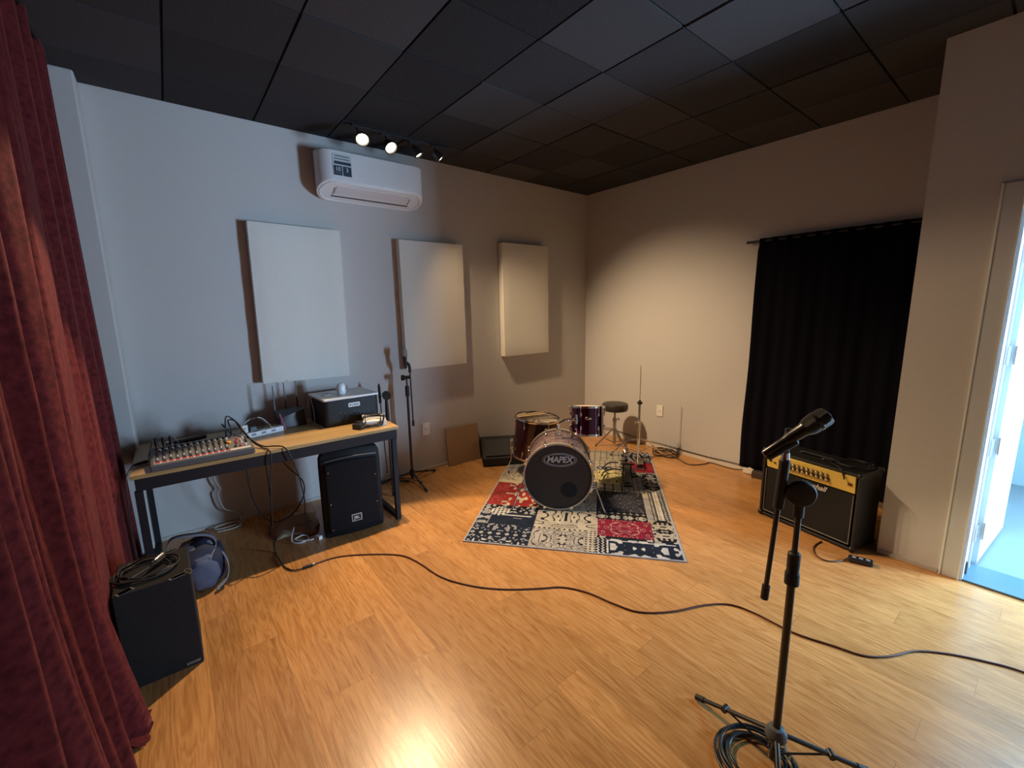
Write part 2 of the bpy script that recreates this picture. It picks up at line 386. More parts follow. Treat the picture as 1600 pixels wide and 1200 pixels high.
# ---------------------------------------------------------------- track lights
track = thing('light_track', 'black ceiling track carrying the four spotlights above the air conditioner', 'light track', (-2.5, -.36, H))
MB().box((0.02, -.0, -.008), (.80, .022, .014)).build('rail', M_black, track, bevel=.002)
M_lens = mat('lit_lamp_lens', (1.0, .88, .62), .3, emit=9)
lab = ['round track spotlight glaring at the left end of the ceiling track', 'brightest track spotlight, second from the left above the air conditioner',
       'small lit track spotlight, third from the left', 'track spotlight turned towards the right wall, seen edge-on']
for i, (loc, aim, pw, cone, blend) in enumerate(SPOTS):
    L_ = Vector(loc); d = (Vector(aim)-L_).normalized()
    t = thing('track_spotlight', lab[i], 'spotlight', (L_.x, L_.y, H), group='spotlights on the ceiling track')
    base = Vector((0, .08, -.024)); off = L_-Vector((L_.x, L_.y, H))
    MB().box((0, .09, -.022), (.07, .022, .014)).build('adapter', M_black, t, bevel=.002)
    MB().loft(spline([(0, .09, -.035), (0, .07, -.07), off-d*.045], 5), .006, 8).build('bracket', M_black, t)
    R_ = (.046, .046, .034, .034)[i]
    MB().lathe([(.012, -.075), (.022, -.07), (.030, -.05), (R_, -.02), (R_+.003, .0), (R_-.004, .001), (R_-.006, -.012), (.008, -.05)], 28, axis_m(off, d)).build('lamp_head', M_black, t)
    MB().sphere((0, 0, 0), R_-.006, 24, 8, (1, 1, .75), axis_m(off-d*.020, d)).build('lens', M_lens, t)
    l = bpy.data.lights.new('spot_beam', 'SPOT'); l.energy = pw; l.color = WARM; l.spot_size = math.radians(cone); l.spot_blend = blend; l.shadow_soft_size = .022
    o = bpy.data.objects.new('spot_beam', l); COL.objects.link(o); o.parent = t; o.location = off+d*.036; o.rotation_euler = d.to_track_quat('-Z', 'Y').to_euler()

# ---------------------------------------------------------------- air conditioner
ac = thing('air_conditioner', 'white split air conditioner mounted high on the back wall', 'air conditioner', (-2.625, -.004, 2.5))
def stad(w_, d_, r, n=10):
    """plan outline: flat back (y=0), rounded front corners"""
    pts = [(w_/2, 0)]
    for k in range(n+1):
        a = k/n*math.pi/2; pts.append((w_/2-r+r*math.cos(a), -d_+r-r*math.sin(a)))
    for k in range(n+1):
        a = math.pi/2+k/n*math.pi/2; pts.append((-w_/2+r+r*math.cos(a), -d_+r-r*math.sin(a)))
    pts.append((-w_/2, 0)); return list(reversed(pts))
o_st = []
for cx_, a0 in ((.84/2-.1015, -90), (-.84/2+.1015, 90)):
    for k in range(17):
        a = math.radians(a0+180*k/16); o_st.append((cx_+.1015*math.cos(a), -.1025+.1015*math.sin(a)))
n_ = len(o_st)
am_ = MB(); am_.v = [(x, y, -.150+.105*(min(1, -y/.205))**1.1) for x, y in o_st]+[(x, y, .165) for x, y in o_st]
am_.f = [tuple(reversed(range(n_))), tuple(range(n_, 2*n_))]+[(i, (i+1) % n_, (i+1) % n_+n_, i+n_) for i in range(n_)]
am_.build('housing', M_white, ac, bevel=.008, smooth=40, seg=3)
def und(x, y, d=0): return Vector((x, y, -.150+.105*(min(1, -y/.205))-.0025+d))
lip = spline([(-.36, -.035, 0), (-.40, -.10, 0), (-.36, -.172, 0), (-.28, -.195, 0), (0, -.197, 0), (.28, -.195, 0), (.36, -.172, 0), (.40, -.10, 0), (.36, -.035, 0), (.28, -.018, 0), (0, -.018, 0), (-.28, -.018, 0)], 5, True)
MB().loft([und(q.x, q.y) for q in lip], .006, 8, cap=False).build('outlet_rim', M_white, ac)
sa = math.atan2(-.105, .205)
MB().box(und(0, -.125), (.58, .085, .006), (sa, 0, 0)).build('air_flap', mat('ac_flap', (.66, .66, .68), .4), ac, bevel=.002)
MB().box(und(0, -.062), (.62, .010, .006), (sa, 0, 0)).box(und(-.30, -.11), (.004, .07, .006), (sa, 0, 0)).box(und(.30, -.11), (.004, .07, .006), (sa, 0, 0)).build('outlet_slot', M_darkgrey, ac)
MB().box((-.255, -.2055, .065), (.135, .002, .150)).build('sticker', mat('sticker_pale', (.55, .60, .63), .4), ac)
for bx in ((-.288, .025, .060, .066), (-.222, .025, .060, .066), (-.252, .078, .120, .020)):
    MB().box((bx[0], -.207, bx[1]), (bx[2], .002, bx[3])).build('sticker_block', mat('sticker_navy', (.02, .04, .07), .5), ac)
M_ink = mat('sticker_grey', (.16, .19, .21), .5)
text_mesh('10', .038, M_white, ac, (-.288, -.2085, .033), (math.pi/2, 0, 0), 'sticker_number')
text_mesh('3', .038, M_white, ac, (-.222, -.2085, .033), (math.pi/2, 0, 0), 'sticker_number')
for z, w_ in ((.124, .10), (.105, .11), (.008, .04)):
    MB().box((-.255 if z > .05 else -.288, -.2075 if z > .05 else -.2083, z), (w_, .001, .007 if z > .05 else .004)).build('sticker_line', M_ink, ac)

# ---------------------------------------------------------------- acoustic panels
pl = [((-3.21, .0), .615, 1.125, 1.005, -.010, 'large pale fabric acoustic panel, leftmost of the three, above the work table'),
      ((-2.10, .0), .625, 1.105, 1.000, .004, 'pale fabric acoustic panel in the middle, behind the microphone stand'),
      ((-1.010, .0), .62, 1.14, 1.030, .006, 'pale fabric acoustic panel nearest the room corner')]
for i, ((cx, _), w_, h_, z0, tilt, lbl) in enumerate(pl):
    t = thing('acoustic_panel', lbl, 'acoustic panel', (cx, 0, z0+h_/2), 0, 'acoustic panels on the back wall')
    t.rotation_euler = (0, tilt*-1.2, 0)
    def face(u, v, w_=w_, h_=h_, i=i):
        x = (u-.5)*w_; z = (v-.5)*h_
        e = min(u, 1-u)*w_; f = min(v, 1-v)*h_
        y = -.078-.006*min(1, min(e, f)/.06)+.0016*math.sin(z*26+i*2)*math.exp(-e*25)
        return (x, y, z)
    pm = MB().grid(face, 30, 50); o0 = len(pm.v)
    pm.box((0, -.042, 0), (w_, .072, h_)); pm.build('fabric_cover', M_panel, t, smooth=50, bevel=.004)

# ---------------------------------------------------------------- wall sockets
def socket(loc, rz, lbl):
    t = thing('wall_socket', lbl, 'socket', loc, rz, 'white wall sockets')
    MB().box((0, -.005, 0), (.074, .010, .118)).build('cover_plate', mat('socket_plate', (.85, .82, .76), .35), t, bevel=.003)
    MB().box((0, -.011, 0), (.034, .003, .026)).build('socket_insert', M_white, t, bevel=.001)
    hb_ = MB()
    for x in (-.008, 0, .008): hb_.cyl((x, -.0135, 0), (x, -.0125, 0), .0022, n=10)
    hb_.build('pin_hole', M_darkgrey, t)
socket((-2.22, 0, .408), 0, 'white wall socket on the back wall left of the cardboard')
socket((0, -1.07, .412), -math.pi/2, 'white wall socket on the right wall beside the hi-hat stand')

# ---------------------------------------------------------------- curtains
def left_curtain():
    t = thing('stage_curtain', 'burgundy velvet curtain hanging from ceiling to floor at the left', 'curtain', (-4.36, -.2, 0))
    def fn(u, v):
        y = -.0 - u*4.3; z = .004 + (H-.012)*v
        ph = y*21 + 1.3*math.sin(y*3.1) + .5*math.sin(z*1.3+y*4)
        amp = .034+.012*math.sin(y*5+z*.8) 
        x = amp*math.sin(ph)+.018*math.sin(ph*2.3+z*.9+1)+.006*math.sin(ph*5.1+z*2)
        k = max(0, 1-z/1.2); 
        x += k*k*.035*(1+math.sin(y*9)) + .02*(1-v)
        bul = math.exp(-((y+1.52)/.16)**2); x += bul*.06*max(0, 1-z/.55)
        if y > -1.28: x = min(x, .028+.004*math.sin(ph)) + .034*(1-v)**1.5*math.exp(-((y+.25)/.45)**2)
        if u < .03: x -= (0.03-u)*.6
        return (x, y, z)
    MB().grid(fn, 520, 60).build('curtain_cloth', M_velvet, t, smooth=180, solid=.004)
    MB().box((.0, -2.15, H-.012), (.04, 4.3, .02)).build('curtain_rail', M_black, t)
    hm = MB()
    # cloth gathered on the floor at the curtain foot
    def ff(u, v):
        a = u*math.pi; r = .05+.018*math.sin(u*17)
        return (.055+r*math.sin(a)*(1-v*.1), -1.50-.10*math.cos(a)*.9, .004+.085*(1-v)**1.5*(1+.3*math.sin(u*23))*math.sin(a))
    hm.grid(lambda u, v: (.03+v*(.075+.015*math.sin(u*19)), -1.40-u*.18+.01*math.sin(u*14), .006+.10*(1-v)**2*(1+.25*math.sin(u*21))), 40, 10)
    hm.build('hem', M_velvet, t, smooth=180, solid=.004)
left_curtain()

def black_curtain():
    t = thing('window_curtain', 'black blackout curtain hung on a rod on the right wall', 'curtain', (0, -2.5, 0))
    def fn(u, v):
        y = (.535-1.105*u); z = .062+v*(2.055-.062)
        wv = math.sin(u*2*math.pi*11+.6*math.sin(v*3)); 
        y += (1-v)*(.010*(1-u)*math.sin(v*9) + .022*(1-u)) - .028*math.sin(v*3.1)*(u < .001)
        x = -.060-.008*wv*(1-.4*v)-.010*math.sin(u*23+v*2)
        if v > .965: x = -.05-.010*wv
        return (x, y, z)
    MB().grid(fn, 240, 40).build('curtain_cloth', M_navy, t, smooth=180, solid=.003)
    MB().cyl((-.045, .625, 2.035), (-.045, -.575, 2.035), .010, n=14).sphere((-.045, .628, 2.035), .013).build('curtain_rod', M_black, t)
    for y in (.60, -.5): MB().box((-.022, y, 2.035), (.045, .012, .012)).build('bracket', M_black, t)
black_curtain()

# ---------------------------------------------------------------- work table
TZ = .70
tb = thing('work_table', 'oak-topped work table with black steel frame along the back wall', 'table', (-3.535, -.41, 0))
MB().box((0, 0, TZ-.011), (1.45, .70, .022)).build('tabletop', M_tabletop, tb, bevel=.002)
ap = MB()
for y in (-.335, .335): ap.box((0, y, TZ-.055), (1.42, .022, .066))
for x in (-.70, .70): ap.box((x, 0, TZ-.055), (.022, .65, .066))
ap.build('apron', M_desksteel, tb, bevel=.002)
for x in (-.70, .685):
    for y in (-.335, .335): MB().box((x, y, .306), (.034, .034, .612)).build('leg', M_desksteel, tb, bevel=.002)
    MB().box((x, 0, .018), (.034, .64, .034)).build('foot_rail', M_desksteel, tb, bevel=.002)

# ---------------------------------------------------------------- mixer
mx = thing('mixing_console', 'grey audio mixer with red-labelled faders on the table\'s left end', 'mixer', (-3.94, -.62, TZ), .02)
W_, D_ = .475, .28
def wedge(x0, x1):
    return MB().add([(x0, -D_/2, 0), (x1, -D_/2, 0), (x1, D_/2, 0), (x0, D_/2, 0), (x0, -D_/2, .034), (x1, -D_/2, .034), (x1, D_/2, .064), (x0, D_/2, .064)],
                    [(0, 3, 2, 1), (4, 5, 6, 7), (0, 1, 5, 4), (1, 2, 6, 5), (2, 3, 7, 6), (3, 0, 4, 7)])
wedge(-W_/2, W_/2).build('chassis', mat('mixer_grey', (.10, .10, .10), .45), mx, bevel=.006)
sl = math.atan2(.030, D_)
TOP = Matrix.Translation((0, -D_/2, .034)) @ Matrix.Rotation(sl, 4, 'X')
def top(x, y, z=0): return TOP @ Vector((x, y, z))
MB().add([(x, y, .001) for x, y in ((-.225, .008), (.225, .008), (.225, .275), (-.225, .275))]+[(x, y, .002) for x, y in ((-.225, .008), (.225, .008), (.225, .275), (-.225, .275))],
         [(4, 5, 6, 7), (0, 1, 5, 4), (1, 2, 6, 5), (2, 3, 7, 6), (3, 0, 4, 7)], TOP).build('faceplate', mat('mixer_face', (.17, .17, .16), .5), mx, smooth=0)
M_labstrip = mat('label_strip_white', (.62, .61, .58), .5)
M_red = mat('red_label', (.50, .04, .06), .5)
MB().box((0, 0, 0), (.44, .024, .002)).build('label_strip', M_labstrip, mx).matrix_local = TOP @ Matrix.Translation((0, .024, .003))
MB().box((0, 0, 0), (.33, .004, .002)).build('label_strip', M_labstrip, mx).matrix_local = TOP @ Matrix.Translation((-.05, .250, .003))
cap_m = MB().box((0, 0, .008), (.009, .012, .012), taper=.75).build('fader_cap', mat('fader_white', (.72, .70, .67), .4), mx, bevel=.001)
slot_m = MB().box((0, 0, .002), (.011, .084, .003)).build('fader_slot', M_black, mx)
lab_m = MB().box((0, 0, .004), (.020, .014, .003)).build('channel_label', M_red, mx)
knb_m = MB().lathe([(.0065, 0), (.006, .012), (.004, .013)], 12).build('knob', mat('knob_dark', (.03, .03, .03), .4), mx)
kw_m = MB().lathe([(.0065, 0), (.006, .012), (.004, .013)], 12).build('knob', mat('knob_white', (.65, .63, .60), .4), mx)
kr_m = MB().lathe([(.0065, 0), (.006, .012), (.004, .013)], 12).build('knob', mat('knob_red', (.55, .05, .08), .4), mx)
ko_m = MB().lathe([(.013, 0), (.012, .010), (.009, .012)], 16).build('knob', mat('knob_orange', (.75, .30, .03), .4), mx)
ko_m.matrix_local = TOP @ Matrix.Translation((.125, .135, .003))
first = {}
def put(src, x, y, rz=0):
    o = src if src.name not in first else src.copy()
    if src.name in first: COL.objects.link(o); o.parent = mx
    first[src.name] = 1
    o.matrix_local = TOP @ Matrix.Translation((x, y, .002)) @ Matrix.Rotation(rz, 4, 'Z')
for c in range(12):
    x = -.205+c*.0285
    put(slot_m, x, .088); put(cap_m, x, .062+.010*((c*7) % 3)); put(lab_m, x, .024)
    put(knb_m, x, .150); put(knb_m, x, .178); put(kw_m, x+.012, .205); put(knb_m, x, .232)
for k, (x, y) in enumerate([(.16, .11), (.185, .11), (.21, .11), (.16, .14), (.185, .145), (.21, .14), (.17, .18), (.2, .18), (.15, .06), (.175, .06), (.2, .06)]):
    put((kr_m, kw_m, knb_m)[k % 3], x, y)
jk = MB()
for c in range(10): jk.lathe([(.010, 0), (.010, .004), (.006, .004), (.006, .001)], 14, TOP @ Matrix.Translation((-.205+c*.03, .258, .002)))
jk.build('input_sockets', M_steel, mx)

# connectors plugged in at the mixer's back
def plug(loc, d, lbl, r=.0085, L_=.055, material=M_black, tipmat=M_steel, name='xlr_plug', cat='connector', group='connectors plugged into the mixer'):
    t = thing(name, lbl, cat, loc, 0, group)
    A = axis_m((0, 0, 0), d)
    MB().lathe([(r*.95, 0), (r, .006), (r, L_*.6), (r*.8, L_*.75), (r*.45, L_)], 16, A).build('plug_body', material, t)
    MB().lathe([(r*1.02, -.004), (r*1.02, .004)], 16, A).build('collar', tipmat, t)
    return t
zt = TZ+.085
for k, x in enumerate((-4.145, -4.112, -4.080)):
    plug((x, -.50+.0*k, TZ+.066), (-.1, .25, 1), ['leftmost of three black plugs standing in the mixer\'s back-left sockets', 'middle black plug of the three in the mixer\'s back-left sockets', 'right-hand black plug of the three in the mixer\'s back-left sockets'][k])
for k, x in enumerate((-3.815, -3.79)):
    plug((x, -.52, TZ+.064), (.1, .1, 1), ['left black plug in the mixer\'s back-right corner', 'right black plug in the mixer\'s back-right corner'][k], r=.007)
t = plug((-4.195, -.555, TZ+.012), (-.75, -.55, 0), 'dark red jack plug lying at the table\'s left edge', r=.010, L_=.075, material=mat('brown_plug', (.09, .02, .015), .4), tipmat=mat('brass', (.7, .5, .2), .3, 1), name='jack_plug', group=None)
cable('cable', [(-4.25, -.60, TZ+.014), (-4.262, -.66, TZ+.01), (-4.268, -.755, TZ+.008), (-4.275, -.785, .66), (-4.285, -.79, .4), (-4.27, -.80, .1)], .003, 'thin dark cable dropping from the jack plug past the table\'s left edge')
cable('cable', [(-4.190, -.548, TZ+.013), (-4.185, -.49, TZ+.03), (-4.165, -.46, TZ+.09), (-4.13, -.47, TZ+.135), (-4.09, -.46, TZ+.13), (-4.06, -.44, TZ+.09), (-4.04, -.42, TZ+.03)], .0028, 'thin grey cable looping over the back-left corner of the mixer', material=mat('grey_cable', (.20, .20, .19), .5))

# handheld mic on the table behind the mixer
hm = thing('handheld_microphone', 'black handheld microphone lying on the table behind the mixer', 'microphone', (-4.08, -.37, TZ+.040), math.atan2(.08, .17))
A = axis_m((0, 0, 0), (1, 0, 0))
MB().lathe([(.021, 0), (.021, .02), (.017, .06), (.0145, .16), (.015, .185), (.010, .19)], 20, A).build('microphone_body', M_black, hm)
MB().sphere((-.014, 0, 0), .0245, 20, 12, (1.15, 1, 1)).build('grille', M_steel, hm)

# power strip and what is plugged in
ps = thing('power_strip', 'white multi-socket power strip on the table in front of the router', 'power strip', (-3.635, -.355, TZ), math.atan2(.079, .308))
MB().box((0, 0, .019), (.33, .055, .038)).build('strip_body', M_white, ps, bevel=.005)
for k in range(4):
    so = MB().box((-.09+k*.062, -.0285, .022), (.030, .002, .016)).build('socket_face', mat('strip_grey', (.45, .46, .52), .5), ps, bevel=.001)
    h_ = MB()
    for x in (-.008, 0, .008): h_.box((-.09+k*.062+x, -.030, .022), (.004, .002, .008))
    h_.build('pin_slot', M_black, so)
    MB().cyl((-.09+k*.062, 0, .038), (-.09+k*.062, 0, .040), .014, n=16).build('top_socket', mat('strip_top', (.62, .62, .64), .5), ps)
ca = thing('charger_plug', 'small white charger cube standing on the power strip', 'charger', (-3.705, -.372, TZ+.040), .2)
MB().box((0, 0, .026), (.036, .034, .052)).build('charger_body', M_white, ca, bevel=.004)
MB().box((0, -.0175, .03), (.012, .002, .006)).build('usb_port', M_darkgrey, ca)
bp_ = thing('mains_plug', 'black angled mains plug pressed into the power strip beside the white cube', 'plug', (-3.655, -.358, TZ+.040), .2)
MB().box((0, 0, .016), (.05, .036, .032), taper=.7).cyl((.02, 0, .014), (.07, .01, .010), .007, .004, n=10).build('plug_body', M_black, bp_, bevel=.004)
G_tc = 'loose cables on the table'
cable('cable', [(-3.585, -.35, TZ+.05), (-3.57, -.345, TZ+.07), (-3.63, -.35, TZ+.125), (-3.69, -.37, TZ+.10), (-3.73, -.40, TZ+.05), (-3.78, -.43, TZ+.06), (-3.82, -.46, TZ+.13), (-3.83, -.48, TZ+.14), (-3.818, -.515, TZ+.125)], .0028, 'thin black cable arching from the power strip to the mixer', group=G_tc)
cable('cable', [(-3.70, -.35, TZ+.095), (-3.66, -.33, TZ+.115), (-3.60, -.31, TZ+.112), (-3.56, -.30, TZ+.07), (-3.545, -.345, TZ+.045)], .0025, 'short white cable arching above the power strip', material=M_white, group=G_tc)
cable('cable', [(-3.52, -.31, TZ+.012), (-3.57, -.295, TZ+.02), (-3.63, -.29, TZ+.012), (-3.70, -.30, TZ+.012), (-3.78, -.33, TZ+.015), (-3.86, -.31, TZ+.012), (-3.82, -.28, TZ+.01), (-3.75, -.27, TZ+.01)], .0045, 'dark cable snaking on the table behind the power strip', group=G_tc)
cable('cable', [(-3.79, -.515, TZ+.125), (-3.795, -.50, TZ+.165), (-3.76, -.48, TZ+.15), (-3.73, -.53, TZ+.09), (-3.69, -.62, TZ+.03), (-3.655, -.70, TZ+.008), (-3.635, -.755, TZ+.006), (-3.628, -.785, .675), (-3.64, -.785, .54), (-3.655, -.78, .40), (-3.655, -.72, .15), (-3.65, -.66, .012), (-3.65, -.76, .008), (-3.645, -.84, .008), (-3.635, -.91, .008), (-3.60, -.97, .008), (-3.523, -.982, .009)], .0042, 'black signal cable falling from the mixer over the table edge to the floor')
cable('cable', [(-3.815, -.515, TZ+.125), (-3.80, -.50, TZ+.19), (-3.75, -.50, TZ+.14), (-3.70, -.60, TZ+.05), (-3.65, -.68, TZ+.012), (-3.60, -.73, TZ+.014), (-3.555, -.765, TZ+.008), (-3.535, -.79, .675), (-3.51, -.79, .60), (-3.485, -.78, .48), (-3.47, -.77, .34), (-3.46, -.68, .16), (-3.44, -.60, .02), (-3.39, -.55, .010), (-3.345, -.52, .03)], .0042, 'black cable hanging from the table edge to the loudspeaker below')
cable('cable', [(-3.735, -.44, .60), (-3.725, -.42, .48), (-3.71, -.39, .30), (-3.66, -.34, .14), (-3.60, -.30, .05), (-3.52, -.28, .03), (-3.44, -.30, .09), (-3.38, -.31, .20), (-3.38, -.30, .30), (-3.46, -.33, .42), (-3.51, -.36, .52), (-3.51, -.38, .62)], .0042, 'black cable drooping in a loop under the table')
cable('cable', [(-3.60, -.36, .62), (-3.605, -.36, .45), (-3.60, -.34, .25), (-3.61, -.30, .05), (-3.63, -.33, .012), (-3.64, -.45, .008)], .0035, 'straight black cable hanging down behind the drooping loop')
M_cream = mat('cream_cable', (.55, .50, .42), .5)
cable('cable', [(-3.90, -.06, .55), (-3.885, -.05, .36), (-3.863, -.05, .29), (-3.881, -.05, .255), (-3.858, -.05, .14), (-3.80, -.05, .10), (-3.772, -.05, .06), (-3.765, -.06, .012), (-3.80, -.08, .009), (-3.90, -.085, .009), (-3.925, -.07, .016), (-3.90, -.055, .022), (-3.80, -.05, .02), (-3.77, -.10, .010), (-3.82, -.13, .008), (-3.915, -.12, .008)], .0052, 'cream power cable bunched on the floor under the table by the wall', material=M_cream)
cable('cable', [(-3.72, -.05, .58), (-3.74, -.05, .40), (-3.72, -.05, .30), (-3.69, -.05, .22), (-3.73, -.055, .10), (-3.745, -.06, .02), (-3.78, -.09, .020)], .004, 'cream cable hanging behind the black cables under the table', material=M_cream)

# pen
pn = thing('pen', 'pink pen leaning against the router behind the power strip', 'pen', (-3.452, -.300, TZ))
MB().cyl((0, 0, .004), (-.018, .055, .105), .004, n=10).build('pen_barrel', mat('pink', (.75, .12, .25), .4), pn)
MB().cyl((.0015, -.004, -.0), (0, 0, .004), .001, .004, n=10).build('pen_tip', M_white, pn)

# router
ro = thing('wifi_router', 'black wireless router with upright antennas on the table', 'router', (-3.39, -.20, TZ), .15)
MB().add([(-.085, -.055, 0), (.085, -.055, 0), (.085, .055, 0), (-.085, .055, 0), (-.10, -.03, .07), (-.01, -.062, .10), (.085, -.03, .115), (.095, .05, .125), (-.10, .05, .115)],
         [(0, 3, 2, 1), (0, 1, 6, 5), (0, 5, 4), (1, 2, 7, 6), (2, 3, 8, 7), (3, 0, 4, 8), (4, 5, 6, 7, 8)]).build('router_body', M_darkgrey, ro, bevel=.003)
for x, y, h_ in ((-.09, .04, .30), (-.01, .055, .31), (.07, .05, .315)):
    MB().box((x, y, .12+(h_-.12)/2), (.012, .008, h_-.12), taper=.55).cyl((x, y, .10), (x, y, .125), .006, n=12).build('antenna', M_black, ro, bevel=.001)

# speaker case
bc = thing('equipment_case', 'black equipment case with a white board lid on the table', 'case', (-3.037, -.295, TZ), .06)
def rbox(w_, d_, h_, r, z0=0, n=6):
    pts = []
    for cx, cy, a0 in ((w_/2-r, d_/2-r, 0), (-w_/2+r, d_/2-r, 90), (-w_/2+r, -d_/2+r, 180), (w_/2-r, -d_/2+r, 270)):
        for k in range(n+1):
            a = math.radians(a0+90*k/n); pts.append((cx+r*math.cos(a), cy+r*math.sin(a)))
    return pts
MB().prism(rbox(.40, .34, 0, .03), 0, .190).build('case_body', mat('case_black', (.013, .014, .017), .55, spec=.3, bump=.2), bc, bevel=.006)
MB().prism(rbox(.41, .35, 0, .015), .190, .205).build('lid', M_white, bc, bevel=.003)
lg = MB().prism(rbox(.085, .030, 0, .006), 0, .003, Matrix.Translation((.01, -.1715, .142)) @ Matrix.Rotation(math.pi/2, 4, 'X')).build('badge', M_white, bc)
sc_ = MB()
for k, (x, z, w_, h_) in enumerate([(-.030, 0, .010, .014), (-.016, .002, .012, .006), (-.014, -.006, .004, .008), (0, 0, .008, .016), (.012, -.003, .010, .009), (.013, .006, .004, .004), (.027, 0, .011, .013)]):
    sc_.box((.01+x, -.1752, .142+z), (w_, .001, h_), (0, .25*(-1)**k, 0))
    sc_.box((.01+x+.003, -.1754, .142+z+.001), (w_*.35, .001, h_*1.25), (0, -.5, 0))
sc_.build('badge_lettering', M_ink, lg)
for x in (-.085, .02, .12):
    MB().box((x-.014, -.172, .093), (.020, .005, .006)).box((x-.006, -.172, .083), (.006, .005, .024)).box((x+.022, -.172, .085), (.020, .005, .006)).box((x+.030, -.172, .072), (.006, .005, .032)).build('latch', M_black, bc, bevel=.001)
MB().loft(spline([(-.206, .1, .188), (-.215, .05, .15), (-.222, .0, .10), (-.23, -.02, .02), (-.235, .04, .006)], 6), .002, 6).build('trailing_wire', M_white, bc)

sm = thing('smart_camera', 'small white rounded camera standing on the case lid', 'camera', (-3.06, -.33, TZ+.205))
MB().lathe([(.026, 0), (.031, .006), (.033, .03), (.032, .055), (.028, .072), (.018, .082), (.004, .085)], 28).build('camera_body', mat('glossy_white', (.82, .84, .86), .25), sm)
MB().cyl((-.006, .028, .045), (-.008, .034, .045), .012, n=16).build('camera_eye', M_black, sm)
cable('cable', [(-3.09, -.31, TZ+.211), (-3.15, -.25, TZ+.209), (-3.20, -.30, TZ+.209), (-3.17, -.34, TZ+.209), (-3.12, -.28, TZ+.211), (-3.19, -.20, TZ+.209), (-3.238, -.21, TZ+.208), (-3.262, -.20, TZ+.17), (-3.275, -.17, TZ+.06), (-3.28, -.14, TZ+.004)], .0018, 'thin white wire trailing from the white camera over the case lid', material=M_white)

# white box, coil and adapters at right end of table
wb = thing('white_carton', 'flat white printed carton at the right end of the table', 'box', (-2.918, -.578, TZ), -.30)
MB().box((0, 0, .028), (.160, .165, .040), (.10, .02, 0)).build('carton_body', mat('white_card', (.80, .79, .76), .5), wb, bevel=.002)
MB().box((.01, .05, .0540), (.07, .05, .0015), (.10, .02, 0)).build('printed_picture', mat('print_grey', (.38, .37, .35), .5), wb)
cc = []
for k in range(150):
    lp = k/30; a = 2*math.pi*lp; r = .070+.016*math.sin(lp*2.3+1)
    x_ = -2.955+.014*math.sin(lp*3.1)+r*1.15*math.cos(a); y_c = -.635+.012*math.cos(lp*2.1)+r*.8*math.sin(a)
    dxr, dyr = x_+2.918, y_c+.578
    cx2 = dxr*math.cos(.30)-dyr*math.sin(.30); cy2 = dxr*math.sin(.30)+dyr*math.cos(.30)
    onb = max(0, min(1, min((.080+.012-abs(cx2))/.02, (.0825+.012-abs(cy2))/.02)))
    cc.append((x_, y_c, TZ+.006+.0035*lp+onb*.052))
cable('cable_coil', cc, .0033, 'coiled black cable lying across the white carton on the table', k=3)
ad = [(-3.055, -.645, .5, 'larger black power adapter at the coil\'s left on the table front'), (-3.02, -.585, .1, 'black power adapter tucked behind the larger one against the case')]
for x, y, r_, lbl in ad:
    t = thing('power_adapter', lbl, 'adapter', (x, y, TZ), r_, 'black power adapters on the table')
    MB().box((0, 0, .018), (.048, .075, .036)).build('adapter_body', M_black, t, bevel=.004)
    MB().box((0, -.0380, .018), (.012, .002, .006)).build('adapter_port', M_steel, t)

# ---------------------------------------------------------------- PA loudspeaker
sp_ = thing('pa_loudspeaker', 'black moulded PA loudspeaker standing under the table\'s right half', 'loudspeaker', (-3.142, -.575, 0), math.atan2(-.04, .38))
def spk(u, v):  # plan outline (front at -y)
    return None
pts = []
for k in range(9):
    t_ = k/8; pts.append((-.195+.39*t_, -.165-.020*math.sin(math.pi*t_)))
pts += [(.200, -.13), (.130, .08), (.085, .12), (-.085, .12), (-.130, .08), (-.200, -.13)]
sb_ = MB(); n = len(pts)
lv = [(0, .93), (.012, .985), (.05, 1.0), (.50, 1.0), (.565, .985), (.60, .90)]
vs = []
for z, s_ in lv:
    for x, y in pts:
        zz = z
        if z > .49:  zz = z - .10*max(0, (y+.17))*1.0 + .012*math.cos(x/.2*1.4)*(z > .55)
        vs.append((x*s_, y*s_, zz))
fs = [tuple(reversed(range(n))), tuple(range((len(lv)-1)*n, len(lv)*n))]
for i in range(len(lv)-1):
    for k in range(n): a, b = i*n+k, i*n+(k+1) % n; fs.append((a, b, b+n, a+n))
sb_.add(vs, fs); sb_.build('cabinet', mat('pa_black', (.006, .007, .009), .6, spec=.25, bump=.3, bscale=350), sp_, bevel=.012, smooth=40, seg=3)
gr = MB()
def gf(u, v):
    x = (u-.5)*.335; arc = .018*math.cos((u-.5)*2.6)
    z = .045+v*(.475+arc); y = -.178-.016*math.cos((u-.5)*math.pi)
    return (x, y-.004, z)
gr.grid(gf, 24, 30); gr.build('grille', mat('pa_grille', (.005, .006, .008), .7, bump=.8, bscale=900, spec=.25), sp_, solid=.008, smooth=60)
bar = MB().loft([(x, -.190-.012*math.cos((x/.335)*math.pi), .543+.018*math.cos(x/.335*2.6)) for x in [(-.165+.33*k/16) for k in range(17)]], .0035, 8)
bar.build('trim_line', mat('grey_trim', (.12, .12, .12), .35), sp_)
bg = MB().box((.005, -.2035, .125), (.066, .003, .050)).build('badge', M_white, sp_, bevel=.001)
MB().box((.005, -.2052, .125), (.058, .002, .042)).build('badge_field', mat('badge_black', (.02, .02, .02), .5), bg)
text_mesh('JBL', .027, M_white, bg, (.005, -.2064, .125), (math.pi/2, 0, 0), 'badge_lettering', offset=.0004)
for x, z in ((-.150, .47), (.150, .40), (-.150, .25), (.150, .20), (-.150, .07)):
    MB().cyl((x, -.190, z), (x, -.196, z), .004, n=10).build('screw', M_steel, sp_)
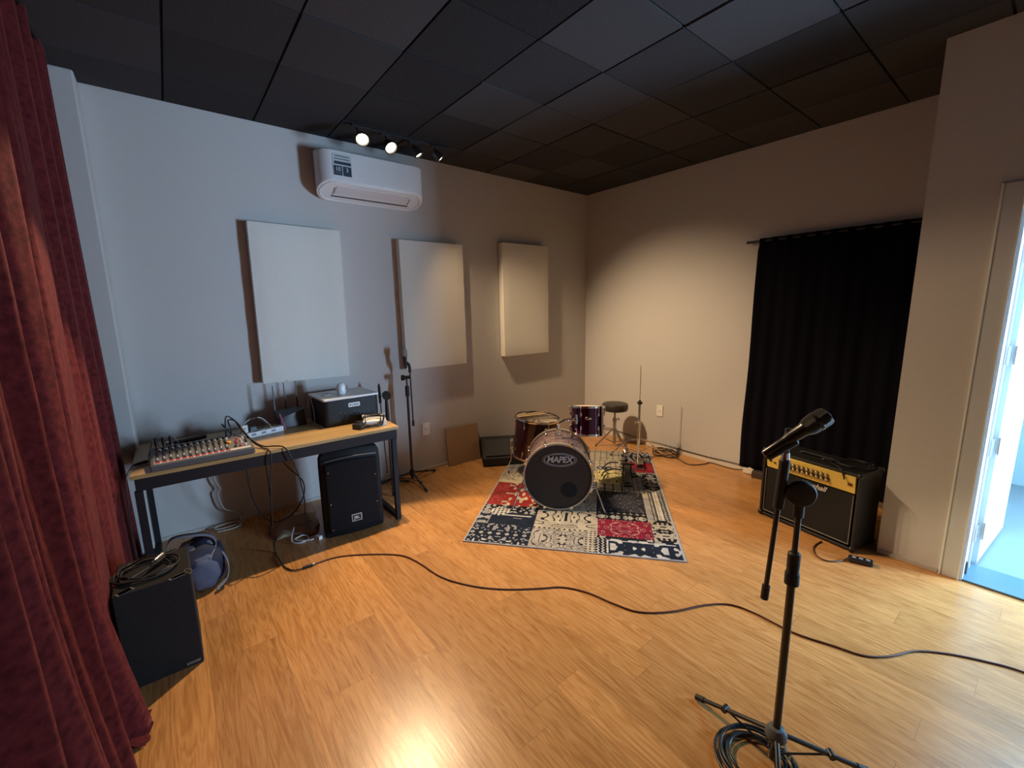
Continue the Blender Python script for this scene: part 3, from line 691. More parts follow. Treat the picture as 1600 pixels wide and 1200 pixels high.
MB().box((0, .02, .592), (.16, .05, .022)).build('handle', M_black, sp_, bevel=.008)

# ---------------------------------------------------------------- canvas pouch and charger cable
po = thing('canvas_pouch', 'beige canvas pouch lying on the floor under the table', 'pouch', (-3.45, -.37, 0), -.25)
def pf(u, v):
    a = math.sin(math.pi*u)**.5*math.sin(math.pi*v)**.5
    return ((u-.5)*(.25+.03*math.sin(v*5)), (v-.5)*.36+.02*math.sin(u*6), .004+.045*a+.006*math.sin(u*11+v*5)*a)
pm = MB().grid(pf, 24, 28); pm.build('pouch_body', mat('canvas_beige', (.42, .33, .21), .9, bump=.5, bscale=300), po, smooth=180, solid=.004)
MB().box((.03, -.02, .055), (.09, .16, .004), (.05, -.05, .2)).build('pouch_flap', mat('canvas_brown', (.33, .25, .15), .9), po, bevel=.002)
cable('charger_cable', [(-3.50, -.50, .055), (-3.53, -.57, .035), (-3.54, -.62, .012), (-3.50, -.655, .006), (-3.45, -.64, .006), (-3.44, -.60, .010), (-3.47, -.585, .02), (-3.52, -.60, .014), (-3.49, -.64, .012), (-3.44, -.665, .01), (-3.41, -.66, .01)], .004, 'short white charger cable spilling out of the canvas pouch', 'cable', M_white)
cp = thing('charger_plug', 'white charger plug on the floor beside the pouch', 'charger', (-3.385, -.675, 0), .5)
MB().box((0, 0, .014), (.035, .035, .027)).build('charger_body', M_white, cp, bevel=.003)

# ---------------------------------------------------------------- backpack
bk = thing('backpack', 'slumped grey-blue backpack on the floor between the cabinet and the table', 'backpack', (-4.03, -.76, 0), .15)
def blob(cx, cy, cz, sx, sy, sz, seed, amp=.06, p_=2.4, nu=36, nv=22):
    mb = MB()
    def fn(u, v):
        a = 2*math.pi*u; b = math.pi*(v-.5)
        def se(c, e): return math.copysign(abs(c)**(2/e), c)
        x = se(math.cos(a), p_)*se(math.cos(b), p_); y = se(math.sin(a), p_)*se(math.cos(b), p_); z = se(math.sin(b), p_)
        w_ = 1+amp*(math.sin(x*5+seed)*math.sin(z*6+seed*2)+.5*math.sin(y*11+seed*3+z*7))
        return (cx+sx*x*w_, cy+sy*y*w_, max(.003, cz+sz*z*w_))
    return mb.grid(fn, nu, nv)
M_denim = mat('backpack_navy', (.018, .025, .055), .8, bump=.4, bscale=250)
M_denim2 = mat('backpack_grey_blue', (.085, .11, .18), .8, bump=.4, bscale=250, var=.15)
blob(0, 0, .13, .115, .12, .135, 1.0).build('bag_body', M_denim, bk, smooth=180)
blob(-.005, -.085, .115, .075, .045, .10, 2.2).build('front_pocket', M_denim2, bk, smooth=180)
blob(0, .01, .235, .085, .075, .03, 3.0).build('top_flap', mat('backpack_grey', (.20, .21, .25), .85, bump=.4), bk, smooth=180)
for pts_, nm in (([(-.13, .03, .25), (-.11, 0, .315), (-.03, -.02, .315), (.05, -.02, .285), (.075, -.05, .24), (.03, -.10, .19)], 'shoulder_strap'), ([(-.10, .05, .22), (-.14, .02, .20), (-.19, 0, .23), (-.16, .02, .18)], 'shoulder_strap'), ([(.09, -.06, .20), (.11, -.09, .12), (.09, -.12, .05), (.03, -.15, .02)], 'side_strap')):
    q = spline(pts_, 6)
    sb2 = MB()
    for k in range(len(q)-1): pass
    o_ = len(sb2.v)
    for k, c in enumerate(q):
        sb2.v += [(c.x-.004, c.y-.016, c.z), (c.x+.004, c.y+.016, c.z+.004)]
    for k in range(len(q)-1): sb2.f.append((2*k, 2*k+1, 2*k+3, 2*k+2))
    sb2.build(nm, mat('backpack_grey', (0, 0, 0)), bk, smooth=180, solid=.006)

# ---------------------------------------------------------------- carpeted cabinet with coil
cb = thing('speaker_cabinet', 'black carpeted speaker cabinet in front of the curtain, tape on its corners', 'speaker', (-4.19, -1.295, 0))
MB().box((0, 0, .2125), (.25, .29, .425)).build('cabinet_box', M_carpet, cb, bevel=.006)
for x, y, z, dx, dy, dz in ((.085, -.135, .4265, .07, .022, .002), (.118, -.12, .4268, .014, .05, .002), (.06, .13, .4265, .06, .014, .002), (-.085, -.13, .4265, .055, .03, .002), (.09, -.1465, .02, .05, .002, .012)):
    tp = MB()
    for k in range(5):
        tp.box((x+dx*(k-2)*.12, y+dy*(k-2)*.1, z), (dx*.5, dy*.8 if dy > .01 else dy, dz if dz > .01 else .0015), (0 if dz < .01 else .0, 0, .5 if dz < .01 else 0))
    tp.build('tape_patch', M_tape, cb, smooth=0)
cl = []
for k in range(130):
    a = k/130*2*math.pi*3.6+.6; r = .092+.016*math.sin(k*.13)+.002*math.sin(k*.5)
    cl.append((-4.212+r*1.05*math.cos(a), -1.30+r*.92*math.sin(a), .432+.014*(k/130)+.003*math.sin(k*.9)))
cl += [(-4.15, -1.27, .452), (-4.17, -1.25, .45)]
cable('cable_coil', cl, .004, 'coiled black microphone cable lying on the carpeted cabinet', k=3)
pg = thing('xlr_plug', 'silver plug of the coiled cable on the carpeted cabinet', 'connector', (-4.155, -1.255, .462))
MB().lathe([(.010, 0), (.010, .035), (.007, .05)], 16, axis_m((0, 0, 0), (-.5, -.8, 0))).build('plug_shell', M_steel, pg)
MB().lathe([(.0055, .05), (.004, .07)], 12, axis_m((0, 0, 0), (-.5, -.8, 0))).build('strain_relief', M_rubber, pg)

# ---------------------------------------------------------------- cardboard, wedge monitor
cbd = tag(MB().box((0, 0, .187), (.37, .012, .374)).build('cardboard_sheet', M_cardboard, bevel=.001), 'brown cardboard sheet leaning on the back wall', 'cardboard')
cbd.location = (-1.838, -.062, .002); cbd.rotation_euler = (-.115, 0, -.01)

wm = thing('stage_monitor', 'black wedge stage monitor on the floor by the back wall', 'stage monitor', (-1.46, -.245, .0095), math.radians(-30))
prof = [(-.21, .0), (.17, .0), (.20, .05), (.185, .155), (.145, .195), (.02, .185), (-.20, .075)]
q = MB(); mt = Matrix(((0, 0, 1, -.25), (1, 0, 0, 0), (0, 1, 0, 0), (0, 0, 0, 1)))
q.prism(prof, 0, .50, mt); q.build('cabinet', M_tolex, wm, bevel=.012, seg=2)
q = MB(); q.prism([(-.185, .088), (.02, .192), (.015, .199), (-.192, .095)], .03, .47, mt); q.build('grille', mat('monitor_grille', (.022, .022, .024), .7), wm, bevel=.003)
q = MB(); q.box((-.252, .06, .10), (.006, .12, .09)); q.build('side_handle', M_black, wm, bevel=.004)

# ---------------------------------------------------------------- rug
def rug():
    rng = np.random.default_rng(5)
    LU, LV, cs = 1.395, 2.01, .005
    nu, nv = int(LU/cs), int(LV/cs)
    U, V = np.meshgrid((np.arange(nu)+.5)*cs, (np.arange(nv)+.5)*cs)
    lat = {}
    def noise(x, y, s, seed):
        if seed not in lat: lat[seed] = np.random.default_rng(seed).random((64, 64))
        g = lat[seed]; x = x/s; y = y/s; xi = np.floor(x).astype(int); yi = np.floor(y).astype(int); fx = x-xi; fy = y-yi
        fx = fx*fx*(3-2*fx); fy = fy*fy*(3-2*fy)
        a = g[yi % 64, xi % 64]; b = g[yi % 64, (xi+1) % 64]; c = g[(yi+1) % 64, xi % 64]; d = g[(yi+1) % 64, (xi+1) % 64]
        return (a*(1-fx)+b*fx)*(1-fy)+(c*(1-fx)+d*fx)*fy
    navy = (.012, .018, .034); blk = (.010, .010, .014); crm = (.42, .38, .30); wht = (.50, .49, .47); gry = (.28, .28, .29); red = (.23, .022, .024); crim = (.19, .012, .030); yel = (.50, .45, .22)
    C_ = np.zeros((nv, nu, 3)); C_[:] = crm
    def patch(u0, v0, u1, v1, base, ink, kind, s=.03, seed=1, th=.5):
        mk = (U >= u0) & (U < u1) & (V >= v0) & (V < v1)
        if kind in ('orn', 'line') and s > .02: s *= .62
        um, vm = (u0+u1)/2, (v0+v1)/2; a = np.abs(U-um); b = np.abs(V-vm)
        if kind == 'line': n_ = noise(a, b, s, seed); f = np.abs((n_*3) % 1-.5) < .09
        elif kind == 'orn': n_ = noise(a, b, s, seed); f = n_ > th
        elif kind == 'stripe': f = ((V-v0+.0*U) % s) < s*.35; f &= noise(U, V, .15, seed) > .35
        elif kind == 'dots': f = ((U/s % 1-.5)**2+(V/s % 1-.5)**2) < .07
        elif kind == 'zig': f = np.abs(((U+.6*np.abs(((V/s) % 1)-.5)*s*2)/s % 1)-.5) < .17
        elif kind == 'diam': f = (np.abs((U-u0)/s % 1-.5)+np.abs((V-v0)/s % 1-.5)) < .33; f &= ~((np.abs((U-u0)/s % 1-.5)+np.abs((V-v0)/s % 1-.5)) < .12)
        elif kind == 'oval': f = (((U-u0)/s % 1-.5)**2*4.5+((V-v0)/(v1-v0)-.5)**2*5) < .8; f &= noise(a, b, .014, seed) > .38
        elif kind == 'brick': f = (((U-u0)/s % 1) < .12) | (((V-v0)/(s*.6) % 1) < .16)
        else: f = np.zeros_like(mk)
        C_[mk] = base; C_[mk & f] = ink
        return mk
    # left column
    patch(0, 0, .43, .26, navy, gry, 'orn', .022, 3, .62); patch(0, .10, .43, .16, navy, wht, 'diam', .06, 3)
    patch(0, 0, .43, .05, navy, wht, 'orn', .03, 4, .72)
    patch(0, .26, .43, .44, navy, wht, 'stripe', .045, 5); patch(.0, .26, .10, .44, gry, navy, 'orn', .06, 6, .55)
    patch(0, .44, .43, .56, blk, gry, 'orn', .035, 7, .6); 
    mk = (np.abs(U-.15)+np.abs(V-.46)*1.3 < .10); C_[mk] = wht; d_ = mk & (((U/.03 % 1-.5)**2+(V/.03 % 1-.5)**2) < .07); C_[d_] = blk
    patch(0, .56, .125, 1.0, red, (.34, .10, .08), 'line', .03, 8); patch(.125, .56, .42, 1.0, red, crm, 'orn', .05, 9, .60)
    patch(.42, .6, .85, 1.0, crm, blk, 'line', .05, 10)
    patch(0, 1.0, .45, 1.06, crm, yel, 'dots', .05, 2); patch(0, 1.06, .45, 1.28, crm, blk, 'line', .025, 11); patch(0, 1.28, .5, 1.6, gry, blk, 'brick', .06, 12); patch(0, 1.6, .85, 2.01, crm, blk, 'brick', .07, 13)
    patch(.45, 1.0, .85, 1.4, navy, gry, 'orn', .03, 14, .6); patch(.5, 1.4, .85, 1.7, gry, blk, 'line', .03, 15)
    # middle front cream
    patch(.43, 0, .86, .25, (.36, .33, .29), blk, 'line', .07, 16); patch(.43, .25, .86, .29, crm, blk, 'dots', .035, 2)
    patch(.43, .29, .86, .60, crm, blk, 'line', .09, 17); patch(.52, .34, .78, .37, crm, gry, 'brick', .05, 2)
    patch(.79, .0, .86, .27, crm, blk, 'dots', .028, 2)
    # right front
    patch(.86, 0, 1.395, .19, navy, wht, 'orn', .045, 19, .68); patch(.86, 0, .93, .20, blk, wht, 'zig', .03, 1)
    patch(.93, .165, 1.36, .175, wht, wht, 'none'); patch(.93, .02, .94, .175, wht, wht, 'none')
    patch(.86, .19, 1.25, .22, blk, crm, 'orn', .02, 20, .55)
    patch(.87, .22, 1.235, .46, crim, (.42, .22, .20), 'line', .06, 21)
    patch(.86, .46, 1.22, .54, blk, (.38, .38, .34), 'oval', .09, 22); patch(.86, .54, 1.22, .60, blk, wht, 'diam', .045, 1)
    patch(.86, .60, 1.22, .95, (.02, .022, .035), (.09, .09, .11), 'line', .06, 23)
    patch(1.22, .50, 1.265, .86, gry, wht, 'none'); patch(1.235, .19, 1.395, .50, crm, blk, 'orn', .016, 24, .52)
    patch(1.265, .50, 1.395, 1.0, blk, wht, 'zig', .026, 1); patch(1.30, .50, 1.34, 1.0, wht, blk, 'diam', .03, 1)
    # back right
    patch(.85, .95, 1.12, 1.12, crm, blk, 'brick', .07, 1); patch(.83, 1.12, 1.08, 1.42, yel, blk, 'line', .06, 26); patch(1.08, .95, 1.25, 1.42, gry, blk, 'brick', .04, 1)
    patch(1.25, 1.0, 1.395, 1.42, gry, blk, 'orn', .02, 27, .5)
    patch(1.10, 1.42, 1.395, 1.68, red, crim, 'orn', .05, 28, .5); patch(.83, 1.42, 1.10, 1.70, crm, blk, 'brick', .05, 1); patch(.85, 1.42, 1.0, 1.55, blk, gry, 'orn', .03, 3)
    patch(.83, 1.70, 1.10, 2.01, crm, blk, 'brick', .06, 1); patch(1.10, 1.68, 1.395, 2.01, blk, gry, 'orn', .025, 29, .5)
    C_ *= (.86+.28*rng.random((nv, nu, 1)))
    C_ *= (.8+.4*noise(U, V, .05, 40))[:, :, None]
    e = (U < .012) | (U > LU-.014) | (V < .012) | (V > LV-.012); C_[e] = (.36, .38, .42)
    A_ = np.array([-2.663, -1.334]); uu = np.array([.642, -.767]); vv = np.array([.767, .643])
    c0 = A_+uu*LU/2+vv*LV/2
    gu, gv = np.meshgrid(np.arange(nu+1)*cs-LU/2, np.arange(nv+1)*cs-LV/2)
    z = np.full(gu.shape, .008)+.0007*np.sin(gu*9)*np.sin(gv*7)
    co = np.stack([gu, gv, z], -1).reshape(-1, 3)
    nb = len(co); w2 = nu+1
    j, i = np.meshgrid(np.arange(nv), np.arange(nu), indexing='ij'); a = (j*w2+i).ravel()
    quads = np.stack([a, a+1, a+1+w2, a+w2], -1)
    # skirt
    rim = list(range(0, nu+1))+[k*w2+nu for k in range(1, nv+1)]+[nv*w2+k for k in range(nu-1, -1, -1)]+[k*w2 for k in range(nv-1, 0, -1)]
    low = co[rim].copy(); low[:, 2] = .0005
    allco = np.vstack([co, low]); nr = len(rim)
    sk = [(rim[(k+1) % nr], rim[k], nb+k, nb+(k+1) % nr) for k in range(nr)]
    fcs = quads.tolist()+sk+[list(range(nb+nr-1, nb-1, -1))]
    me = bpy.data.meshes.new('patchwork_rug'); me.from_pydata(allco.tolist(), [], fcs); me.update()
    at = me.color_attributes.new('pattern', 'FLOAT_COLOR', 'CORNER')
    colr = np.ones((len(me.loops), 4)); colr[:, :3] = (.34, .36, .40)
    colr[:nu*nv*4, :3] = np.repeat(C_.reshape(-1, 3), 4, axis=0)
    at.data.foreach_set('color', colr.ravel())
    m_, nt, b = nodes_of('rug_pile', .95); an = nt.nodes.new('ShaderNodeAttribute'); an.attribute_name = 'pattern'; nt.links.new(an.outputs['Color'], b.inputs['Base Color'])
    b.inputs['Specular IOR Level'].default_value = .15
    me.materials.append(m_)
    o = bpy.data.objects.new('patchwork_rug', me); COL.objects.link(o)
    o.location = (c0[0], c0[1], .0); o.rotation_euler = (0, 0, math.atan2(uu[1], uu[0]))
    tag(o, 'patchwork rug in red, navy and cream lying under the drum kit', 'rug')
rug()
RZ = .009

# ---------------------------------------------------------------- drums
def lugs(parent, R, z0, z1, n, mtx=None, a0=0, single=False, skip=()):
    for k in range(n):
        if k in skip: continue
        a = a0+2*math.pi*k/n; mt = (mtx or Matrix.Identity(4)) @ Matrix.Rotation(a, 4, 'Z')
        mb = MB()
        for z in ((z0, z1)):
            s_ = 1 if z == z1 else -1
            zi = z - s_*.055
            mb.sphere((R+.006, 0, zi), .010, 10, 6, (.9, .8, 1.9), mt)
            mb.loft([mt @ Vector((R+.013, 0, zi)), mt @ Vector((R+.013, 0, z+s_*.004))], .0028, 8)
            mb.box((0, 0, 0), (.012, .012, .010)) if False else None
            mb.sphere((R+.013, 0, z+s_*.004), .006, 8, 6, (1, 1, .8), mt)
        mb.build('tension_lug', M_chrome, parent)
# bass drum
bax = Vector((.707, .707, 0)); bR, bL = .252, .42
bz = RZ+.012+bR
bdm = thing('bass_drum', 'bass drum with black front head at the front of the kit', 'drum', (-1.885, -1.435, 0))
BM = axis_m((0, 0, bz), bax)
# make the in-plane x axis horizontal
xh = Vector((.707, -.707, 0)); yh = bax.cross(xh)
BM = Matrix(((xh.x, -yh.x, bax.x, 0), (xh.y, -yh.y, bax.y, 0), (xh.z, -yh.z, bax.z, bz), (0, 0, 0, 1)))
if (BM.to_3x3().determinant() < 0): BM = Matrix(((xh.x, yh.x, bax.x, 0), (xh.y, yh.y, bax.y, 0), (xh.z, yh.z, bax.z, bz), (0, 0, 0, 1)))
M_bdshell = wood_material('smoky_drum_wrap', (.10, .06, .07), (.24, .18, .18), 2, .12)
MB().lathe([(bR-.012, .03), (bR-.006, .03), (bR-.006, bL-.03), (bR-.012, bL-.03)], 64, BM).build('shell', M_bdshell, bdm)
M_hoop = mat('bass_hoop', (.42, .39, .35), .3, .5)
for z in (0, bL-.038):
    MB().lathe([(bR-.004, z), (bR+.008, z), (bR+.008, z+.038), (bR-.004, z+.038)], 64, BM, cap=False).build('hoop', M_hoop, bdm)
hd = MB(); hd.lathe([(bR-.003, .006), (.12, .0075), (.001, .008)], 64, BM, cap=False)
hd.build('front_head', mat('black_drum_head', (.016, .013, .014), .55), bdm)
MB().lathe([(bR-.003, bL-.008), (.001, bL-.008)], 48, BM, cap=False).build('batter_head', mat('white_head', (.6, .58, .52), .6), bdm)
# port hole: darker disc ring lower right
PH = BM @ Matrix.Translation((.085, -.10, .004))
if (BM @ Vector((0, 1, 0)) - BM @ Vector((0, 0, 0))).z < 0: PH = BM @ Matrix.Translation((.085, .10, .004))
MB().lathe([(.001, 0), (.058, 0), (.058, .002)], 40, PH).build('port_hole', mat('port_black', (.003, .003, .003), .9), bdm)
# maker's badge printed on the head
up_s = 1 if (BM.to_3x3() @ Vector((0, 1, 0))).z > 0 else -1
LG = BM @ Matrix.Translation((0.01, .135*up_s, .0))
M_print = mat('silver_print', (.42, .40, .39), .4)
def oval(a, b, r, z=.002, n=72):
    mb = MB(); pts_ = [LG @ Vector((a*math.cos(2*math.pi*k/n), b*math.sin(2*math.pi*k/n), z)) for k in range(n+1)]
    return mb.loft(pts_, r, 6, cap=False)
oval(.125, .052, .0014).build('badge_ring', M_print, bdm); oval(.112, .043, .0022).build('badge_ring', M_print, bdm)
R3 = Matrix((xh, Vector((0, 0, 1)), -bax)).transposed()
lt = text_mesh('MAPEX', .066, M_print, bdm, LG @ Vector((0, 0, .0015)), R3.to_euler(), 'badge_lettering', shear=.18, offset=.0016, scale=(.92, 1, 1), spacing=.95)
# lugs / claws
for k in range(8):
    a = 2*math.pi*(k+.5)/8
    for end in (0, 1):
        mt = BM @ Matrix.Rotation(a, 4, 'Z'); mb = MB()
        z = .0 if end == 0 else bL; s_ = 1 if end == 0 else -1
        mb.box((bR+.010, 0, z+s_*.012), (.022, .022, .030)); 
        mb2 = MB(); 
        for v in mb.v: mb2.v.append(tuple(mt @ Vector(v)))
        mb2.f = mb.f
        mb2.loft([mt @ Vector((bR+.016, 0, z-s_*.008)), mt @ Vector((bR+.016, 0, z+s_*.09))], .003, 8)
        mb2.sphere((bR+.006, 0, z+s_*.10), .012, 10, 8, (.9, .8, 1.8), mt)
        mb2.build('claw_hook', M_chrome, bdm, bevel=.002)
# spurs
for s_ in (-1, 1):
    base = Vector((0, 0, bz-.03))+xh*s_*(bR+.002)+bax*.10
    foot = Vector((0, 0, RZ+.004))+xh*s_*(bR+.095)+bax*(-.03)
    sp2 = MB().loft([base, foot], [.006, .005], 10).cyl(base-xh*s_*.006-bax*.0, base+xh*s_*.02, .018, n=16)
    o_ = sp2.build('spur', M_chrome, bdm); MB().sphere(foot+Vector((0, 0, .004)), .009, 10, 8).build('spur_tip', M_rubber, o_)
# tom mount on top
mp = Vector((0, 0, bz+bR))+bax*.20
mt_ = MB().box(mp+Vector((0, 0, .006)), (.07, .055, .022), (0, 0, math.radians(45))).cyl(mp, mp+Vector((0, 0, .10)), .012, n=14).box(mp+Vector((.0, 0, .05)), (.045, .035, .03), (0, 0, math.radians(45)))
mt_.build('tom_mount', M_chrome, bdm, bevel=.003)

# rack tom
tc_ = Vector((-1.375, -1.265, .462)); tR, tH = .134, .245
rtm = thing('rack_tom', 'plum lacquered rack tom mounted above the bass drum', 'drum', tc_, 0)
rtm.rotation_mode = 'QUATERNION'; rtm.rotation_quaternion = Matrix.Rotation(math.radians(10), 3, Vector((-.707, .707, 0))).to_quaternion()
MB().lathe([(tR-.008, .012), (tR, .012), (tR, tH-.012), (tR-.008, tH-.012)], 56).build('shell', M_drumP, rtm)
for z in (.0, tH-.018): MB().lathe([(tR-.002, z), (tR+.008, z), (tR+.009, z+.009), (tR+.008, z+.018), (tR-.002, z+.018)], 56, cap=False).build('hoop', M_chrome, rtm)
MB().lathe([(tR-.003, tH-.004), (.001, tH-.004)], 48, cap=False).build('batter_head', mat('coated_head', (.62, .56, .45), .7), rtm)
MB().lathe([(tR-.003, .004), (.001, .004)], 48, cap=False).build('resonant_head', mat('clear_head', (.5, .48, .42), .3), rtm)
lugs(rtm, tR, .012, tH-.012, 6, a0=math.radians(200))
va = math.atan2(CAM.y-tc_.y, CAM.x-tc_.x)+.05
bdg = MB().sphere((0, 0, 0), .026, 20, 8, (1.0, .52, .12), Matrix.Translation((math.cos(va)*(tR+.001), math.sin(va)*(tR+.001), tH*.60)) @ Matrix.Rotation(va+math.pi/2, 4, 'Z') @ Matrix.Rotation(math.pi/2, 4, 'X'))
bdg.build('badge', M_chrome, rtm)
# holder arm from bass mount to the tom
mpw = Vector(bdm.location)+mp+Vector((0, 0, .05)); loc_ = mpw-tc_
side = Vector((loc_.x, loc_.y, 0)).normalized()*(tR+.012)+Vector((0, 0, tH*.55))
MB().loft(spline([loc_, loc_*.6+side*.4+Vector((0, 0, .02)), side], 6), .009, 10).cyl(side-Vector((0, 0, .035)), side+Vector((0, 0, .04)), .012, n=12).sphere(loc_*.5+side*.5+Vector((0, 0, .012)), .018).build('holder_arm', M_chrome, rtm)

# floor tom
fc = Vector((-1.485, -.72, 0)); fR, fz0, fz1 = .200, .165, .540
ftm = thing('floor_tom', 'dark red floor tom on chrome legs behind the bass drum', 'drum', fc, 0)
TF = Matrix.Translation((0, 0, fz0)) @ Matrix.Rotation(math.radians(4), 4, 'X') @ Matrix.Rotation(math.radians(3.0), 4, 'Y'); fh = fz1-fz0
MB().lathe([(fR-.008, .01), (fR, .01), (fR, fh-.01), (fR-.008, fh-.01)], 64, TF).build('shell', M_drum, ftm)
for z in (.0, fh-.018): MB().lathe([(fR-.002, z), (fR+.008, z), (fR+.009, z+.009), (fR+.008, z+.018), (fR-.002, z+.018)], 64, TF, cap=False).build('hoop', M_chrome, ftm)
MB().lathe([(fR-.003, fh-.010), (.001, fh-.010)], 48, TF, cap=False).build('batter_head', MATS['coated_head'], ftm)
MB().lathe([(fR-.003, .006), (.001, .006)], 48, TF, cap=False).build('resonant_head', MATS['clear_head'], ftm)
lugs(ftm, fR, .012, fh-.012, 6, TF, a0=math.radians(255))
for k, a in enumerate((150, 270, 30)):
    a = math.radians(a); dx, dy = math.cos(a), math.sin(a)
    lgm = MB().loft(spline([(dx*(fR+.022), dy*(fR+.022), fz0+.20), (dx*(fR+.022), dy*(fR+.022), fz0-.01), (dx*(fR+.04), dy*(fR+.04), fz0-.06), (dx*(fR+.045), dy*(fR+.045), .013+(0 if k == 0 else 0))], 6), .0048, 8)
    for z in (.08, .16): lgm.box((dx*(fR+.014), dy*(fR+.014), fz0+z), (.028, .024, .022), (0, 0, a)).sphere((dx*(fR+.02)-dy*.018, dy*(fR+.02)+dx*.018, fz0+z), .008, 8, 6)
    o_ = lgm.build('leg', M_chrome, ftm); MB().cyl((dx*(fR+.045), dy*(fR+.045), RZ if k != 0 else .001), (dx*(fR+.045), dy*(fR+.045), .03), .010, .008, n=12).build('rubber_foot', M_rubber, o_)
# sticks on the floor tom
topz = fz1-.002
for k, (a, b, lbl) in enumerate((((-.16, .05, .009), (.14, -.02, .006), 'pale wooden drumstick lying across the floor tom, nearer one'), ((-.13, .09, .010), (.16, .035, .008), 'pale wooden drumstick lying behind the first on the floor tom'))):
    p0 = fc+Vector(a)+Vector((0, 0, fh+fz0)); p1 = fc+Vector(b)+Vector((0, 0, fh+fz0)); dd = (p1-p0)
    t = thing('drumstick', lbl, 'drumstick', p0, 0, 'drumsticks on the floor tom')
    MB().loft([(0, 0, 0), dd*.04, dd*.72, dd*.93, dd*.955], [.006, .0072, .0072, .0035, .0035], 12).build('stick_shaft', mat('hickory', (.62, .46, .25), .5), t)
    MB().sphere(dd*.975, .0052, 12, 8).build('stick_tip', MATS['hickory'], t)
kp = tag(MB().lathe([(.030, 0), (.034, .006), (.034, .018), (.028, .022)], 24).build('damper_pad', M_black, bevel=.001), 'black round pad resting on the far side of the floor tom', 'pad')
kp.location = fc+Vector((.03, .10, fz1-.003)); kp.scale = (1.3, .7, 1)

# drum throne
th = thing('drum_throne', 'round black-topped drum throne on a chrome stand by the corner', 'stool', (-.31, -.716, 0))
MB().lathe([(.10, .405), (.132, .41), (.140, .425), (.140, .465), (.132, .482), (.10, .489), (.001, .492)], 48).build('seat', mat('seat_vinyl', (.035, .028, .022), .4), th, smooth=50)
MB().cyl((0, 0, .20), (0, 0, .405), .012, n=14).cyl((0, 0, .03), (0, 0, .30), .017, n=16).cyl((0, 0, .28), (0, 0, .32), .022, n=16).build('pole', M_steel, th)
MB().cyl((.02, 0, .30), (.05, -.01, .30), .005, n=8).box((.056, -.011, .30), (.008, .012, .03)).build('wing_screw', M_steel, th)
for a in (20, 140, 260):
    a = math.radians(a); d_ = Vector((math.cos(a), math.sin(a), 0))
    lg_ = MB().loft([d_*.015+Vector((0, 0, .20)), d_*.20+Vector((0, 0, .012))], .009, 8).loft([d_*.02+Vector((0, 0, .05)), d_*.115+Vector((0, 0, .095))], .006, 8)
    o_ = lg_.build('leg', M_steel, th); MB().sphere(d_*.20+Vector((0, 0, .011)), .011, 10, 8).build('rubber_foot', M_rubber, o_)

# hi-hat stand
hh = thing('hi_hat_stand', 'chrome hi-hat stand without cymbals at the rug\'s right edge', 'stand', (-.468, -1.138, RZ))
MB().cyl((0, 0, .57), (0, 0, .94), .0032, n=8).build('pull_rod', M_steel, hh)
MB().lathe([(.012, .555), (.024, .562), (.026, .572), (.022, .582), (.010, .588), (.008, .600)], 20).build('cymbal_seat', M_rubber, hh)
MB().cyl((0, 0, .36), (0, 0, .56), .0105, n=14).build('upper_tube', M_steel, hh)
MB().cyl((0, 0, .06), (0, 0, .38), .0135, n=14).build('lower_tube', M_chrome, hh)
MB().cyl((0, 0, .355), (0, 0, .392), .019, n=16).cyl((-.015, 0, .375), (-.045, .01, .375), .005, n=8).sphere((-.048, .011, .375), .010, 8, 6, (.6, 1, 1.5)).build('height_clamp', M_chrome, hh)
for a in (120, 215, 335):
    a = math.radians(a); d_ = Vector((math.cos(a), math.sin(a), 0))
    lg_ = MB().loft([d_*.02+Vector((0, 0, .20)), d_*.12+Vector((0, 0, .17)), d_*.27+Vector((0, 0, .012))], .007, 8).loft([d_*.02+Vector((0, 0, .07)), d_*.16+Vector((0, 0, .115))], .005, 8)
    o_ = lg_.build('leg', M_chrome, hh); MB().sphere(d_*.27+Vector((0, 0, .010)), .010, 10, 8).build('rubber_foot', M_rubber, o_)
fp = Vector((-.26, -.20, 0))
MB().box(fp*.55+Vector((0, 0, .035)), (.27, .075, .006), (0, -.12, math.atan2(fp.y, fp.x))).build('footboard', M_chrome, hh, bevel=.003)
MB().box(fp*.5+Vector((0, 0, .006)), (.30, .02, .006), (0, 0, math.atan2(fp.y, fp.x))).box(fp*1.0+Vector((0, 0, .010)), (.03, .08, .014), (0, 0, math.atan2(fp.y, fp.x))).build('pedal_frame', M_steel, hh)

# bass drum pedal (black clutter on the rug) 
pd = thing('drum_pedal', 'black double drum pedal lying on the rug between bass drum and hi-hat stand', 'pedal', (-1.02, -1.42, RZ), math.radians(40))
MB().box((0, 0, .006), (.26, .07, .010)).build('base_plate', M_black, pd, bevel=.003)
MB().box((.02, 0, .045), (.24, .052, .008), (0, -.22, 0)).build('footboard', M_black, pd, bevel=.003)
MB().box((.10, .034, .06), (.018, .012, .12)).box((.10, -.034, .06), (.018, .012, .12)).cyl((.10, -.06, .115), (.10, .06, .115), .008, n=12).build('pedal_frame', M_blacksat, pd, bevel=.002)
MB().loft([(.10, 0, .115), (.06, .01, .17)], .004, 8).cyl((.05, .01, .165), (.075, .012, .185), .018, n=14).build('beater', M_steel, pd)
MB().loft(spline([(.12, .05, .05), (.16, .12, .04), (.10, .20, .03), (.0, .22, .03)], 6), .007, 8).build('drive_shaft', M_blacksat, pd)
pd2 = thing('drum_pedal', 'second black pedal unit on the rug, nearer the hi-hat stand', 'pedal', (-.84, -1.30, RZ), math.radians(62))
for ch in list(pd.children)[:4]:
    c = ch.copy(); COL.objects.link(c); c.parent = pd2
